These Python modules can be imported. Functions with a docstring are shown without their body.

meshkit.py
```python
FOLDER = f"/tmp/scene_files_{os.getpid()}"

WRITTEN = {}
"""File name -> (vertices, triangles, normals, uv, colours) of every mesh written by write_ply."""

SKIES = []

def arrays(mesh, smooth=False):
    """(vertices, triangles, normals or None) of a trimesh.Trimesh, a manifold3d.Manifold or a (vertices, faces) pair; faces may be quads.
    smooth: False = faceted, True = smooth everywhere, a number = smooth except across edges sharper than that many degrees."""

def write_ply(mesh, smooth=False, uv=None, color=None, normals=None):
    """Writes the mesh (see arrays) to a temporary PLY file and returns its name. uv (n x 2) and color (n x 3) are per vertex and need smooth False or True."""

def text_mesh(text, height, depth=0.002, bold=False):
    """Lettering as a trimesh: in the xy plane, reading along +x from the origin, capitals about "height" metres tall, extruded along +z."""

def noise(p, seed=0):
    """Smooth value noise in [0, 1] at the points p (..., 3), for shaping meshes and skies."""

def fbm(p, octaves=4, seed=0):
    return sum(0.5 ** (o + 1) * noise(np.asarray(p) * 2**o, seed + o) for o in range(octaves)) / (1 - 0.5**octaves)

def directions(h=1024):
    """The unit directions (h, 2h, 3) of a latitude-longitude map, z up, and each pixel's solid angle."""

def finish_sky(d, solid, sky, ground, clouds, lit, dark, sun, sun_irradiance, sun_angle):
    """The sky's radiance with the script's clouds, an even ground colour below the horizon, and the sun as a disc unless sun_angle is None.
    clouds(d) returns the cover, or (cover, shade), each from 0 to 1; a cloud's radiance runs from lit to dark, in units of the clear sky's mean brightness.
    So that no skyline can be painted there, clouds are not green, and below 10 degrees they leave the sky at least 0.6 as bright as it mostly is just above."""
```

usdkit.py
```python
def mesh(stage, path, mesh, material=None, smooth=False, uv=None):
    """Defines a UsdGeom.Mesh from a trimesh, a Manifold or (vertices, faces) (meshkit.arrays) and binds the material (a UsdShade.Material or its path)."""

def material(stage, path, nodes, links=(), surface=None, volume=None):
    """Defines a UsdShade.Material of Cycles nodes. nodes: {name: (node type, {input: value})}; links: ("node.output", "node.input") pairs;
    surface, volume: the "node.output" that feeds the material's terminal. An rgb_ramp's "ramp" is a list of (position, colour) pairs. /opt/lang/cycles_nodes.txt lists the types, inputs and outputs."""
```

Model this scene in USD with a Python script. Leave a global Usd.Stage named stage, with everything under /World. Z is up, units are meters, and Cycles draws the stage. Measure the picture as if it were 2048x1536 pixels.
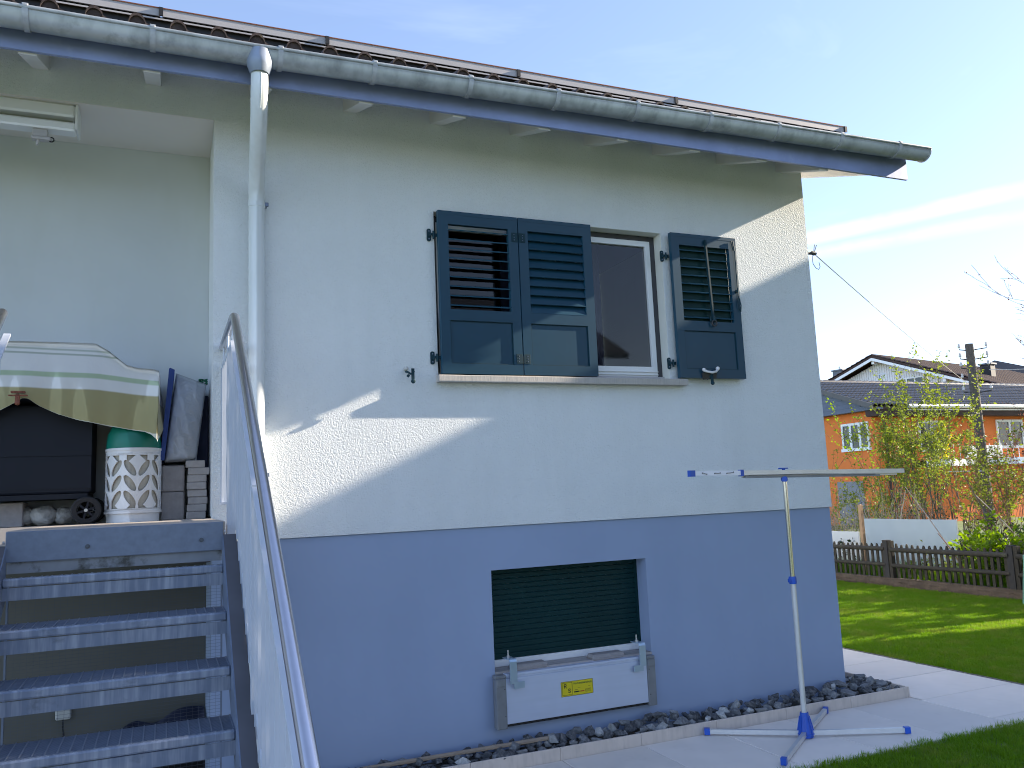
import math, random
import numpy as np
import trimesh
from shapely.geometry import Polygon, box as sbox, Point
from shapely import affinity
from shapely.ops import unary_union
import usdkit, meshkit
from pxr import Usd, UsdGeom, UsdLux, UsdShade, Sdf, Gf, Vt

stage = Usd.Stage.CreateInMemory()
UsdGeom.SetStageUpAxis(stage, 'Z')
UsdGeom.SetStageMetersPerUnit(stage, 1.0)
UsdGeom.Xform.Define(stage, '/World')
UsdGeom.Scope.Define(stage, '/World/Looks')
rng = np.random.default_rng(11)
random.seed(11)

# ------------------------------------------------------------------ camera
YAW, PITCH, ROLL = map(math.radians, (22.95, 7.68, -2.45))
CAM = np.array([-5.135, -5.4, 1.71])
cam = UsdGeom.Camera.Define(stage, '/World/camera')
fw = np.array([math.sin(YAW) * math.cos(PITCH), math.cos(YAW) * math.cos(PITCH), math.sin(PITCH)])
ri = np.array([math.cos(YAW), -math.sin(YAW), 0.0])
up = np.cross(ri, fw)
ri, up = math.cos(ROLL) * ri + math.sin(ROLL) * up, -math.sin(ROLL) * ri + math.cos(ROLL) * up
cam.AddTransformOp().Set(Gf.Matrix4d(*ri, 0, *up, 0, *(-fw), 0, *CAM, 1))
cam.CreateHorizontalApertureAttr(36.0)
cam.CreateVerticalApertureAttr(27.0)
cam.CreateFocalLengthAttr(36.0 * 1650 / 2048)
cam.CreateExposureAttr(2.0)

# ------------------------------------------------------------------ sky and sun
SUN = np.array([8.0, -1.0, 3.35]); SUN /= np.linalg.norm(SUN)
EL, ROT = math.asin(SUN[2]), math.atan2(SUN[0], SUN[1])
SKY_STRENGTH, SUN_INTENSITY = 0.10, 0.92
sky = UsdLux.DomeLight.Define(stage, '/World/sky')
skymat = usdkit.material(stage, '/World/Looks/sky', {
    's': ('sky_texture', {'sky_type': 'single_scattering', 'sun_disc': False, 'sun_elevation': EL, 'sun_rotation': ROT,
                          'altitude': 450.0, 'air_density': 1.0, 'aerosol_density': 0.6, 'ozone_density': 1.0}),
    'gm': ('gamma', {'gamma': 0.74}), 'tn': ('mix_color', {'blend_type': 'multiply', 'fac': 1.0, 'b': (0.95, 0.99, 1.17), 'use_clamp': False}),
    'tc': ('texture_coordinate', {}),
    'mp': ('mapping', {'rotation': (0.0, 0.30, 0.9), 'scale': (0.7, 5.0, 9.0)}),
    'n': ('noise_texture', {'scale': 1.15, 'detail': 6.0, 'roughness': 0.56, 'distortion': 0.5}),
    'r': ('rgb_ramp', {'ramp': [(0.0, (0, 0, 0)), (0.56, (0, 0, 0)), (0.78, (0.07, 0.07, 0.07)), (1.0, (0.14, 0.14, 0.14))]}),
    'm': ('mix_color', {'blend_type': 'mix', 'b': (6.4, 6.8, 7.4)}),
    # two old condensation trails, spread out and frayed
    'd1': ('vector_math', {'math_type': 'dot_product', 'vector2': (0.255, 0.128, -0.958)}),
    'd2': ('vector_math', {'math_type': 'dot_product', 'vector2': (0.213, 0.148, -0.966)}),
    'wn': ('noise_texture', {'scale': 7.0, 'detail': 5.0, 'roughness': 0.6}),
    'wo': ('math', {'math_type': 'multiply_add', 'value2': 0.008, 'value3': -0.004}),
    'a1': ('math', {'math_type': 'add'}), 'a2': ('math', {'math_type': 'add'}),
    'r1': ('rgb_ramp', {'ramp': [(0.0, (0, 0, 0)), (0.440, (0, 0, 0)), (0.492, (0.20, 0.20, 0.20)), (0.508, (0.15, 0.15, 0.15)), (0.545, (0, 0, 0)), (1, (0, 0, 0))]}),
    'r2': ('rgb_ramp', {'ramp': [(0.0, (0, 0, 0)), (0.455, (0, 0, 0)), (0.495, (0.11, 0.11, 0.11)), (0.55, (0, 0, 0)), (1, (0, 0, 0))]}),
    'h1': ('math', {'math_type': 'multiply_add', 'value2': 5.0, 'value3': 0.5, 'use_clamp': True}), 'h2': ('math', {'math_type': 'multiply_add', 'value2': 5.0, 'value3': 0.5, 'use_clamp': True}),
    'mx': ('math', {'math_type': 'add', 'use_clamp': True}), 'my': ('math', {'math_type': 'multiply', 'use_clamp': True}),
    'fr': ('rgb_ramp', {'ramp': [(0.0, (0.2, 0.2, 0.2)), (0.4, (0.35, 0.35, 0.35)), (0.6, (1, 1, 1)), (1, (1, 1, 1))]}),
    'm2': ('mix_color', {'blend_type': 'mix', 'b': (9.0, 9.2, 9.6)}),
    'bg': ('background_shader', {'strength': SKY_STRENGTH})},
    [('tc.generated', 'mp.vector'), ('mp.vector', 'n.vector'), ('n.fac', 'r.fac'), ('r.color', 'm.fac'), ('s.color', 'gm.color'), ('gm.color', 'tn.a'), ('tn.result', 'm.a'),
     ('tc.generated', 'd1.vector1'), ('tc.generated', 'd2.vector1'), ('tc.generated', 'wn.vector'), ('wn.fac', 'wo.value1'),
     ('d1.value', 'a1.value1'), ('wo.value', 'a1.value2'), ('d2.value', 'a2.value1'), ('wo.value', 'a2.value2'),
     ('a1.value', 'h1.value1'), ('a2.value', 'h2.value1'), ('h1.value', 'r1.fac'), ('h2.value', 'r2.fac'),
     ('r1.color', 'mx.value1'), ('r2.color', 'mx.value2'), ('wn.fac', 'fr.fac'), ('mx.value', 'my.value1'), ('fr.color', 'my.value2'),
     ('m.result', 'm2.a'), ('my.value', 'm2.fac'), ('m2.result', 'bg.color')],
    surface='bg.background')
UsdShade.MaterialBindingAPI.Apply(sky.GetPrim()).Bind(skymat)
sky.GetPrim().SetCustomDataByKey('kind', 'structure')
sun = UsdLux.DistantLight.Define(stage, '/World/sun')
sun.CreateIntensityAttr(SUN_INTENSITY); sun.CreateAngleAttr(0.47); sun.CreateNormalizeAttr(True)
sun.CreateColorAttr(Gf.Vec3f(1.0, 0.87, 0.70))
zc = SUN; xc = np.cross([0, 0, 1.0], zc); xc /= np.linalg.norm(xc); yc = np.cross(zc, xc)
sun.AddTransformOp().Set(Gf.Matrix4d(*xc, 0, *yc, 0, *zc, 0, 0, 0, 0, 1))

# ------------------------------------------------------------------ helpers: materials
def mat(name, col, rough=0.6, metallic=0.0, spec=0.5, var=None, bump=None, streak=None, grain=None, spots=None, coat=0.0, island=0.0):
    """var=(scale, amount): soft tone variation; bump=[(kind, scale, strength, distance)]; streak=(scale xy, scale z, dark colour, amount);
    spots=(scale, threshold, colour, amount)."""
    nd = {'p': ('principled_bsdf', {'roughness': rough, 'metallic': metallic, 'specular_ior_level': spec, 'coat_weight': coat, 'base_color': col}), 'g': ('geometry', {})}
    ln, src = [], None
    def cur(idx, prev):
        return prev
    c = np.array(col)
    if var:
        nd['vn'] = ('noise_texture', {'scale': var[0], 'detail': 5.0, 'roughness': 0.6})
        nd['vr'] = ('rgb_ramp', {'ramp': [(0.25, tuple(c * (1 - var[1]))), (0.75, tuple(np.minimum(c * (1 + var[1]), 1)))]})
        ln += [('g.position', 'vn.vector'), ('vn.fac', 'vr.fac')]
        src = 'vr.color'
    def mixin(key, fac, colour):
        nonlocal src
        nd[key] = ('mix_color', {'blend_type': 'mix', 'b': colour, 'a': col})
        if src: ln.append((src, key + '.a'))
        ln.append((fac, key + '.fac'))
        src = key + '.result'
    if streak:
        nd['sm'] = ('mapping', {'scale': streak[0]})
        nd['sn'] = ('noise_texture', {'scale': 1.0, 'detail': 4.0, 'roughness': 0.6})
        nd['sr'] = ('rgb_ramp', {'ramp': [(0.0, (0, 0, 0)), (0.45, (0, 0, 0)), (0.75, (streak[2],) * 3)]})
        ln += [('g.position', 'sm.vector'), ('sm.vector', 'sn.vector'), ('sn.fac', 'sr.fac')]
        mixin('sx', 'sr.color', streak[1])
    if spots:
        nd['on'] = ('noise_texture', {'scale': spots[0], 'detail': 5.0, 'roughness': 0.65})
        nd['orr'] = ('rgb_ramp', {'ramp': [(0.0, (0, 0, 0)), (spots[1], (0, 0, 0)), (min(spots[1] + 0.12, 1), (spots[3],) * 3)]})
        ln += [('g.position', 'on.vector'), ('on.fac', 'orr.fac')]
        mixin('ox', 'orr.color', spots[2])
    if island:
        nd['ir'] = ('map_range', {'from_min': 0.0, 'from_max': 1.0, 'to_min': 1 - island, 'to_max': 1 + island})
        nd['ih'] = ('hsv', {'color': col})
        ln += [('g.random_per_island', 'ir.value'), ('ir.result', 'ih.value')]
        if src: ln.append((src, 'ih.color'))
        src = 'ih.color'
    if src: ln.append((src, 'p.base_color'))
    prev = None
    for i, (kind, scale, strength, dist) in enumerate(bump or []):
        if isinstance(scale, tuple):
            nd[f'bm{i}'] = ('mapping', {'scale': scale}); ln.append(('g.position', f'bm{i}.vector')); v, sc = f'bm{i}.vector', 1.0
        else:
            v, sc = 'g.position', scale
        if kind == 'noise':
            nd[f'bt{i}'] = ('noise_texture', {'scale': sc, 'detail': 4.0, 'roughness': 0.6}); out = f'bt{i}.fac'
        elif kind == 'voronoi':
            nd[f'bt{i}'] = ('voronoi_texture', {'scale': sc}); out = f'bt{i}.distance'
        elif kind == 'worm':
            nd[f'bt{i}'] = ('noise_texture', {'scale': sc, 'detail': 2.5, 'roughness': 0.55, 'distortion': 1.2}); out = f'bt{i}.fac'
        ln.append((v, f'bt{i}.vector'))
        nd[f'b{i}'] = ('bump', {'strength': strength, 'distance': dist})
        ln.append((out, f'b{i}.height'))
        if prev: ln.append((prev, f'b{i}.normal'))
        prev = f'b{i}.normal'
    if prev: ln.append((prev, 'p.normal'))
    return usdkit.material(stage, '/World/Looks/' + name, nd, ln, surface='p.BSDF')

def leafmat(name, col, trans=0.45, var=0.25, spec=0.3):
    c = np.array(col)
    return usdkit.material(stage, '/World/Looks/' + name, {
        'g': ('geometry', {}),
        'r': ('rgb_ramp', {'ramp': [(0, tuple(c * (1 - var))), (0.6, tuple(c)), (1, tuple(c * np.array([1 + var * 1.4, 1 + var, 1])))]}),
        'd': ('principled_bsdf', {'roughness': 0.5, 'specular_ior_level': spec}),
        't': ('translucent_bsdf', {}), 'h': ('hsv', {'saturation': 1.1, 'value': 1.5}), 'm': ('mix_closure', {'fac': trans})},
        [('g.random_per_island', 'r.fac'), ('r.color', 'd.base_color'), ('r.color', 'h.color'), ('h.color', 't.color'), ('d.BSDF', 'm.closure1'), ('t.BSDF', 'm.closure2')], surface='m.closure')

Mt = {}
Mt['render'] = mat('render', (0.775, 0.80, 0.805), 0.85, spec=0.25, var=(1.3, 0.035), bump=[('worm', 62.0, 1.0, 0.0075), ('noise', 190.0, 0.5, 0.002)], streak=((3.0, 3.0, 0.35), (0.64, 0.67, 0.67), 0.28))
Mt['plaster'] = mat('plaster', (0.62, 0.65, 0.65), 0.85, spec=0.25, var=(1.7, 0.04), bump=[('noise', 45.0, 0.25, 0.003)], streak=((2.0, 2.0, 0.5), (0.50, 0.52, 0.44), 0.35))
Mt['ceiling'] = mat('ceiling', (0.74, 0.70, 0.66), 0.85, var=(2.0, 0.03), bump=[('noise', 60.0, 0.2, 0.002)])
Mt['plinth'] = mat('plinth', (0.30, 0.375, 0.535), 0.62, spec=0.4, var=(0.9, 0.06), bump=[('noise', 16.0, 0.14, 0.006), ('noise', 120.0, 0.12, 0.001)], streak=((1.6, 1.6, 0.5), (0.265, 0.335, 0.485), 0.5), spots=(26.0, 0.74, (0.12, 0.125, 0.14), 0.6))
Mt['reveal'] = mat('reveal', (0.70, 0.70, 0.64), 0.8, var=(3.0, 0.03), bump=[('noise', 90.0, 0.25, 0.002)])
Mt['dark_room'] = mat('dark_room', (0.13, 0.12, 0.13), 0.9)
Mt['white_wood'] = mat('white_wood', (0.70, 0.68, 0.66), 0.6, var=(6.0, 0.05), bump=[('noise', (40.0, 3.0, 40.0), 0.2, 0.002)])
Mt['soffit'] = mat('soffit', (0.52, 0.50, 0.45), 0.7, var=(6.0, 0.05), bump=[('noise', (60.0, 3.0, 60.0), 0.25, 0.002)])
Mt['zinc'] = mat('zinc', (0.27, 0.32, 0.51), 0.42, metallic=0.35, var=(3.0, 0.16), bump=[('noise', 6.0, 0.08, 0.01)], spots=(9.0, 0.58, (0.34, 0.39, 0.56), 0.55))
Mt['gutter'] = mat('gutter', (0.45, 0.48, 0.49), 0.42, metallic=0.4, var=(4.0, 0.14), streak=((7.0, 7.0, 1.6), (0.13, 0.145, 0.15), 0.65), spots=(5.0, 0.56, (0.19, 0.21, 0.22), 0.6))
Mt['bracket'] = mat('bracket', (0.40, 0.42, 0.44), 0.45, metallic=0.3, var=(20.0, 0.2))
Mt['outlet'] = mat('outlet', (0.23, 0.27, 0.34), 0.45, metallic=0.3, var=(9.0, 0.12), bump=[('noise', 22.0, 0.2, 0.004)])
Mt['pipe_white'] = mat('pipe_white', (0.66, 0.70, 0.71), 0.38, var=(3.0, 0.04), streak=((12.0, 12.0, 0.9), (0.50, 0.52, 0.48), 0.4))
Mt['tile'] = mat('tile', (0.052, 0.036, 0.033), 0.85, var=(14.0, 0.35), bump=[('noise', 60.0, 0.5, 0.004)], spots=(30.0, 0.60, (0.20, 0.15, 0.07), 0.6))
Mt['alu'] = mat('alu', (0.44, 0.42, 0.42), 0.45, metallic=0.1, var=(5.0, 0.06))
Mt['panel_glass'] = mat('panel_glass', (0.012, 0.016, 0.035), 0.08, spec=0.7)
Mt['shutter'] = mat('shutter', (0.010, 0.050, 0.085), 0.36, spec=0.35, var=(2.5, 0.10), coat=0.0, bump=[('noise', (14.0, 14.0, 3.0), 0.05, 0.003)])
Mt['iron_green'] = mat('iron_green', (0.008, 0.036, 0.050), 0.6, spec=0.25, var=(20.0, 0.2))
Mt['iron'] = mat('iron', (0.03, 0.03, 0.032), 0.5, var=(30.0, 0.3))
Mt['sill'] = mat('sill', (0.46, 0.43, 0.395), 0.8, var=(18.0, 0.08), bump=[('noise', (170.0, 170.0, 12.0), 0.8, 0.004)], streak=((90.0, 90.0, 4.0), (0.30, 0.28, 0.26), 0.5))
Mt['pvc'] = mat('pvc', (0.76, 0.77, 0.78), 0.35)
Mt['dark_pvc'] = mat('dark_pvc', (0.055, 0.055, 0.065), 0.5)
Mt['roller'] = mat('roller', (0.003, 0.030, 0.032), 0.5, spec=0.2, var=(2.0, 0.15))
Mt['galv'] = mat('galv', (0.18, 0.22, 0.30), 0.48, metallic=0.45, var=(30.0, 0.12), spots=(16.0, 0.55, (0.19, 0.23, 0.30), 0.5), bump=[('noise', 40.0, 0.06, 0.002)])
Mt['galv_streak'] = mat('galv_streak', (0.20, 0.24, 0.32), 0.55, metallic=0.3, var=(9.0, 0.14), streak=((30.0, 30.0, 2.2), (0.46, 0.50, 0.58), 0.8), spots=(9.0, 0.58, (0.12, 0.135, 0.165), 0.6))
Mt['galv_line'] = mat('galv_line', (0.20, 0.235, 0.30), 0.5, metallic=0.3)
Mt['galv_dark'] = mat('galv_dark', (0.105, 0.105, 0.12), 0.6, metallic=0.2, var=(4.0, 0.18))
Mt['stainless'] = mat('stainless', (0.68, 0.65, 0.68), 0.24, metallic=1.0, var=(40.0, 0.04), bump=[('noise', (8.0, 180.0, 180.0), 0.03, 0.001)])
Mt['rail_paint'] = mat('rail_paint', (0.50, 0.545, 0.62), 0.45, var=(8.0, 0.05))
Mt['porch_tile'] = mat('porch_tile', (0.42, 0.37, 0.33), 0.75, var=(12.0, 0.08), bump=[('noise', 120.0, 0.2, 0.001)])
Mt['wet_concrete'] = mat('wet_concrete', (0.26, 0.28, 0.31), 0.8, var=(10.0, 0.15), spots=(7.0, 0.52, (0.055, 0.052, 0.04), 0.85))
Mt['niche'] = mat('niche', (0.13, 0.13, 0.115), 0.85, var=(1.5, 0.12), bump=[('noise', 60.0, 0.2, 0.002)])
Mt['wire'] = mat('wire', (0.11, 0.125, 0.15), 0.5, metallic=0.6)
Mt['black'] = mat('black', (0.012, 0.012, 0.014), 0.6)
Mt['navy'] = mat('navy', (0.018, 0.024, 0.055), 0.85, var=(6.0, 0.2))
Mt['box_grey'] = mat('box_grey', (0.46, 0.47, 0.45), 0.55)
Mt['slab'] = mat('slab', (0.72, 0.67, 0.63), 0.78, var=(1.6, 0.05), bump=[('noise', 160.0, 0.25, 0.001), ('noise', 22.0, 0.06, 0.003)], spots=(38.0, 0.68, (0.60, 0.56, 0.525), 0.5), streak=((3.0, 3.0, 3.0), (0.64, 0.60, 0.56), 0.5))
for i, f_ in enumerate((0.94, 1.0, 1.05)):
    Mt[f'slab{i}'] = mat(f'slab{i}', tuple(np.array((0.715, 0.655, 0.605)) * f_), 0.78, var=(1.6, 0.06), bump=[('noise', 160.0, 0.25, 0.001), ('noise', 22.0, 0.06, 0.003)], spots=(5.0, 0.60, tuple(np.array((0.61, 0.555, 0.50)) * f_), 0.45), streak=((3.0, 3.0, 3.0), tuple(np.array((0.62, 0.57, 0.52)) * f_), 0.5))
Mt['kerb'] = mat('kerb', (0.62, 0.54, 0.475), 0.72, var=(6.0, 0.09), bump=[('noise', (70.0, 70.0, 16.0), 0.3, 0.002)], streak=((30.0, 30.0, 6.0), (0.40, 0.35, 0.305), 0.45))
Mt['joint'] = mat('joint', (0.16, 0.15, 0.135), 0.95, var=(30.0, 0.3))
Mt['soil'] = mat('soil', (0.06, 0.05, 0.035), 0.95, var=(14.0, 0.35), bump=[('noise', 40.0, 0.6, 0.02)])
Mt['ground'] = mat('ground', (0.10, 0.145, 0.04), 0.95, var=(0.6, 0.3), bump=[('noise', 9.0, 0.6, 0.05)])
Mt['turf'] = mat('turf', (0.09, 0.13, 0.035), 0.95, var=(5.0, 0.3), bump=[('noise', 60.0, 0.7, 0.02)])
for i, c in enumerate([(0.052, 0.055, 0.062), (0.11, 0.115, 0.125), (0.20, 0.205, 0.21), (0.035, 0.037, 0.043), (0.42, 0.42, 0.41)]):
    Mt[f'stone{i}'] = mat(f'stone{i}', c, 0.75, var=(55.0, 0.4), bump=[('noise', 90.0, 0.4, 0.004)], streak=((60.0, 25.0, 60.0), (0.30, 0.30, 0.30), 0.5))
Mt['broom_wood'] = mat('broom_wood', (0.30, 0.235, 0.18), 0.65, var=(9.0, 0.12), bump=[('noise', (6.0, 90.0, 90.0), 0.2, 0.002)])
Mt['fence'] = mat('fence', (0.034, 0.027, 0.019), 0.9, var=(22.0, 0.35), bump=[('noise', (90.0, 90.0, 12.0), 0.5, 0.004)], spots=(14.0, 0.56, (0.075, 0.075, 0.040), 0.7))
Mt['fence_post'] = mat('fence_post', (0.030, 0.026, 0.025), 0.85, var=(20.0, 0.3), bump=[('noise', (60.0, 60.0, 8.0), 0.5, 0.004)])
Mt['fence_base'] = mat('fence_base', (0.085, 0.058, 0.040), 0.95, var=(6.0, 0.4), bump=[('noise', 22.0, 0.7, 0.02)], spots=(7.0, 0.55, (0.06, 0.055, 0.028), 0.7))
Mt['board_blue'] = mat('board_blue', (0.36, 0.42, 0.45), 0.6, var=(2.0, 0.06), spots=(20.0, 0.68, (0.30, 0.34, 0.36), 0.5))
Mt['board_white'] = mat('board_white', (0.62, 0.62, 0.60), 0.6, var=(3.0, 0.05))
Mt['stake'] = mat('stake', (0.36, 0.22, 0.12), 0.75, var=(10.0, 0.15))
Mt['blue_plastic'] = mat('blue_plastic', (0.012, 0.075, 0.42), 0.38)
Mt['alu_dull'] = mat('alu_dull', (0.60, 0.60, 0.60), 0.42, metallic=0.55, var=(9.0, 0.06))
Mt['arm_white'] = mat('arm_white', (0.80, 0.80, 0.86), 0.3, spec=0.6)
Mt['chrome'] = mat('chrome', (0.62, 0.62, 0.61), 0.16, metallic=1.0)
Mt['cord'] = mat('cord', (0.10, 0.10, 0.11), 0.7)
Mt['yellow'] = mat('yellow', (0.66, 0.55, 0.012), 0.4)
Mt['ink'] = mat('ink', (0.012, 0.022, 0.012), 0.6)
Mt['ink_green'] = mat('ink_green', (0.05, 0.10, 0.03), 0.6)
Mt['ink_red'] = mat('ink_red', (0.45, 0.05, 0.01), 0.6)
Mt['flood_alu'] = mat('flood_alu', (0.54, 0.60, 0.74), 0.5, metallic=0.35, var=(3.0, 0.05), streak=((1.2, 1.2, 22.0), (0.48, 0.54, 0.66), 0.6))
Mt['flood_post'] = mat('flood_post', (0.22, 0.235, 0.255), 0.5, metallic=0.4, var=(14.0, 0.12))
Mt['zinc_plated'] = mat('zinc_plated', (0.40, 0.51, 0.62), 0.36, metallic=0.55)
Mt['concrete'] = mat('concrete', (0.30, 0.28, 0.275), 0.9, var=(25.0, 0.14), bump=[('noise', 90.0, 0.5, 0.004)])
Mt['concrete_light'] = mat('concrete_light', (0.38, 0.355, 0.345), 0.9, var=(25.0, 0.12), bump=[('noise', 90.0, 0.5, 0.004)])
Mt['grill'] = mat('grill', (0.008, 0.010, 0.017), 0.6, spec=0.3, var=(3.0, 0.1))
Mt['rubber'] = mat('rubber', (0.016, 0.016, 0.018), 0.8)
Mt['hub'] = mat('hub', (0.50, 0.50, 0.50), 0.3, metallic=0.8)
Mt['bag'] = mat('bag', (0.34, 0.33, 0.31), 0.5, bump=[('noise', 25.0, 0.7, 0.02)])
Mt['canister_white'] = mat('canister_white', (0.66, 0.655, 0.65), 0.5, var=(8.0, 0.04))
Mt['canister_inner'] = mat('canister_inner', (0.36, 0.335, 0.28), 0.7, var=(14.0, 0.25), bump=[('noise', 30.0, 0.2, 0.003)])
Mt['canister_green'] = mat('canister_green', (0.004, 0.155, 0.105), 0.42, var=(5.0, 0.1))
Mt['rust'] = mat('rust', (0.22, 0.075, 0.045), 0.7, metallic=0.3, var=(60.0, 0.4))
Mt['cushion_blue'] = mat('cushion_blue', (0.020, 0.045, 0.175), 0.8, bump=[('noise', 200.0, 0.3, 0.001)])
Mt['twine'] = mat('twine', (0.008, 0.10, 0.055), 0.8)
Mt['bark'] = mat('bark', (0.085, 0.070, 0.055), 0.9, var=(22.0, 0.35), bump=[('noise', (60.0, 60.0, 14.0), 0.6, 0.006)])
Mt['bark_pale'] = mat('bark_pale', (0.30, 0.25, 0.205), 0.85, var=(22.0, 0.3))
Mt['bark_red'] = mat('bark_red', (0.16, 0.075, 0.055), 0.8, var=(22.0, 0.3))
Mt['leaf'] = leafmat('leaf', (0.23, 0.285, 0.045))
Mt['leaf_bright'] = leafmat('leaf_bright', (0.22, 0.34, 0.02), 0.5)
Mt['leaf_dark'] = leafmat('leaf_dark', (0.032, 0.060, 0.020), 0.3)
Mt['leaf_red'] = leafmat('leaf_red', (0.17, 0.085, 0.065), 0.4)
Mt['leaf_yellow'] = leafmat('leaf_yellow', (0.75, 0.60, 0.01), 0.4, 0.1)
Mt['evergreen'] = leafmat('evergreen', (0.022, 0.048, 0.017), 0.12)
Mt['blade'] = usdkit.material(stage, '/World/Looks/blade', {
    'g': ('geometry', {}), 'n': ('noise_texture', {'scale': 1.7, 'detail': 4.0, 'roughness': 0.65}), 'n2': ('noise_texture', {'scale': 11.0, 'detail': 3.0}),
    'r': ('rgb_ramp', {'ramp': [(0, (0.155, 0.28, 0.020)), (0.6, (0.225, 0.375, 0.026)), (1, (0.32, 0.44, 0.035))]}),
    'a': ('math', {'math_type': 'multiply_add', 'value2': 0.55}), 'pr': ('rgb_ramp', {'ramp': [(0.0, (0, 0, 0)), (0.74, (0, 0, 0)), (0.98, (0.6, 0.6, 0.6))]}),
    'mx': ('mix_color', {'b': (0.30, 0.30, 0.075)}), 'h': ('hsv', {'saturation': 1.1, 'value': 1.5}),
    'd': ('principled_bsdf', {'roughness': 0.5, 'specular_ior_level': 0.12}), 't': ('translucent_bsdf', {}), 'm': ('mix_closure', {'fac': 0.42})},
    [('g.random_per_island', 'r.fac'), ('g.position', 'n.vector'), ('g.position', 'n2.vector'), ('n2.fac', 'a.value1'), ('n.fac', 'a.value3'), ('a.value', 'pr.fac'), ('pr.color', 'mx.fac'), ('r.color', 'mx.a'),
     ('mx.result', 'd.base_color'), ('mx.result', 'h.color'), ('h.color', 't.color'), ('d.BSDF', 'm.closure1'), ('t.BSDF', 'm.closure2')], surface='m.closure')
Mt['blade_wild'] = leafmat('blade_wild', (0.150, 0.275, 0.016), 0.5, 0.3, .15)
Mt['orange'] = mat('orange', (0.72, 0.185, 0.035), 0.85, var=(0.8, 0.05))
Mt['slate'] = mat('slate', (0.095, 0.115, 0.17), 0.55, var=(5.0, 0.12), bump=[('noise', (2.0, 3.0, 30.0), 0.5, 0.02)])
Mt['brown_wood'] = mat('brown_wood', (0.050, 0.026, 0.022), 0.8, var=(3.0, 0.15))
Mt['far_tile'] = mat('far_tile', (0.105, 0.096, 0.094), 0.42, var=(6.0, 0.2), island=0.25)
Mt['far_tile_brown'] = mat('far_tile_brown', (0.125, 0.078, 0.062), 0.8, var=(6.0, 0.2), island=0.25)
Mt['far_zinc'] = mat('far_zinc', (0.55, 0.55, 0.55), 0.4, metallic=0.4)
Mt['siding'] = mat('siding', (0.78, 0.76, 0.77), 0.75, var=(0.8, 0.04), island=0.05)
Mt['pink_wall'] = mat('pink_wall', (0.44, 0.36, 0.34), 0.85)
Mt['white_metal'] = mat('white_metal', (0.78, 0.78, 0.78), 0.5)
Mt['far_glass'] = mat('far_glass', (0.05, 0.06, 0.06), 0.12, spec=0.6)
Mt['curtain'] = mat('curtain', (0.32, 0.33, 0.31), 0.8, var=(3.0, 0.2))
Mt['grey_door'] = mat('grey_door', (0.22, 0.22, 0.23), 0.7)
Mt['pole_wood'] = mat('pole_wood', (0.075, 0.062, 0.052), 0.85, var=(16.0, 0.25), bump=[('noise', (40.0, 40.0, 4.0), 0.5, 0.01)])
Mt['porcelain'] = mat('porcelain', (0.50, 0.48, 0.47), 0.25)
Mt['dark_roof'] = mat('dark_roof', (0.03, 0.033, 0.05), 0.5, var=(1.0, 0.2))
Mt['chimney'] = mat('chimney', (0.12, 0.14, 0.17), 0.6)
Mt['net_green'] = mat('net_green', (0.10, 0.24, 0.17), 0.75, var=(9.0, 0.1), bump=[('noise', 25.0, 0.5, 0.02)])
Mt['dry'] = leafmat('dry', (0.17, 0.075, 0.025), 0.2, 0.4)
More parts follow.
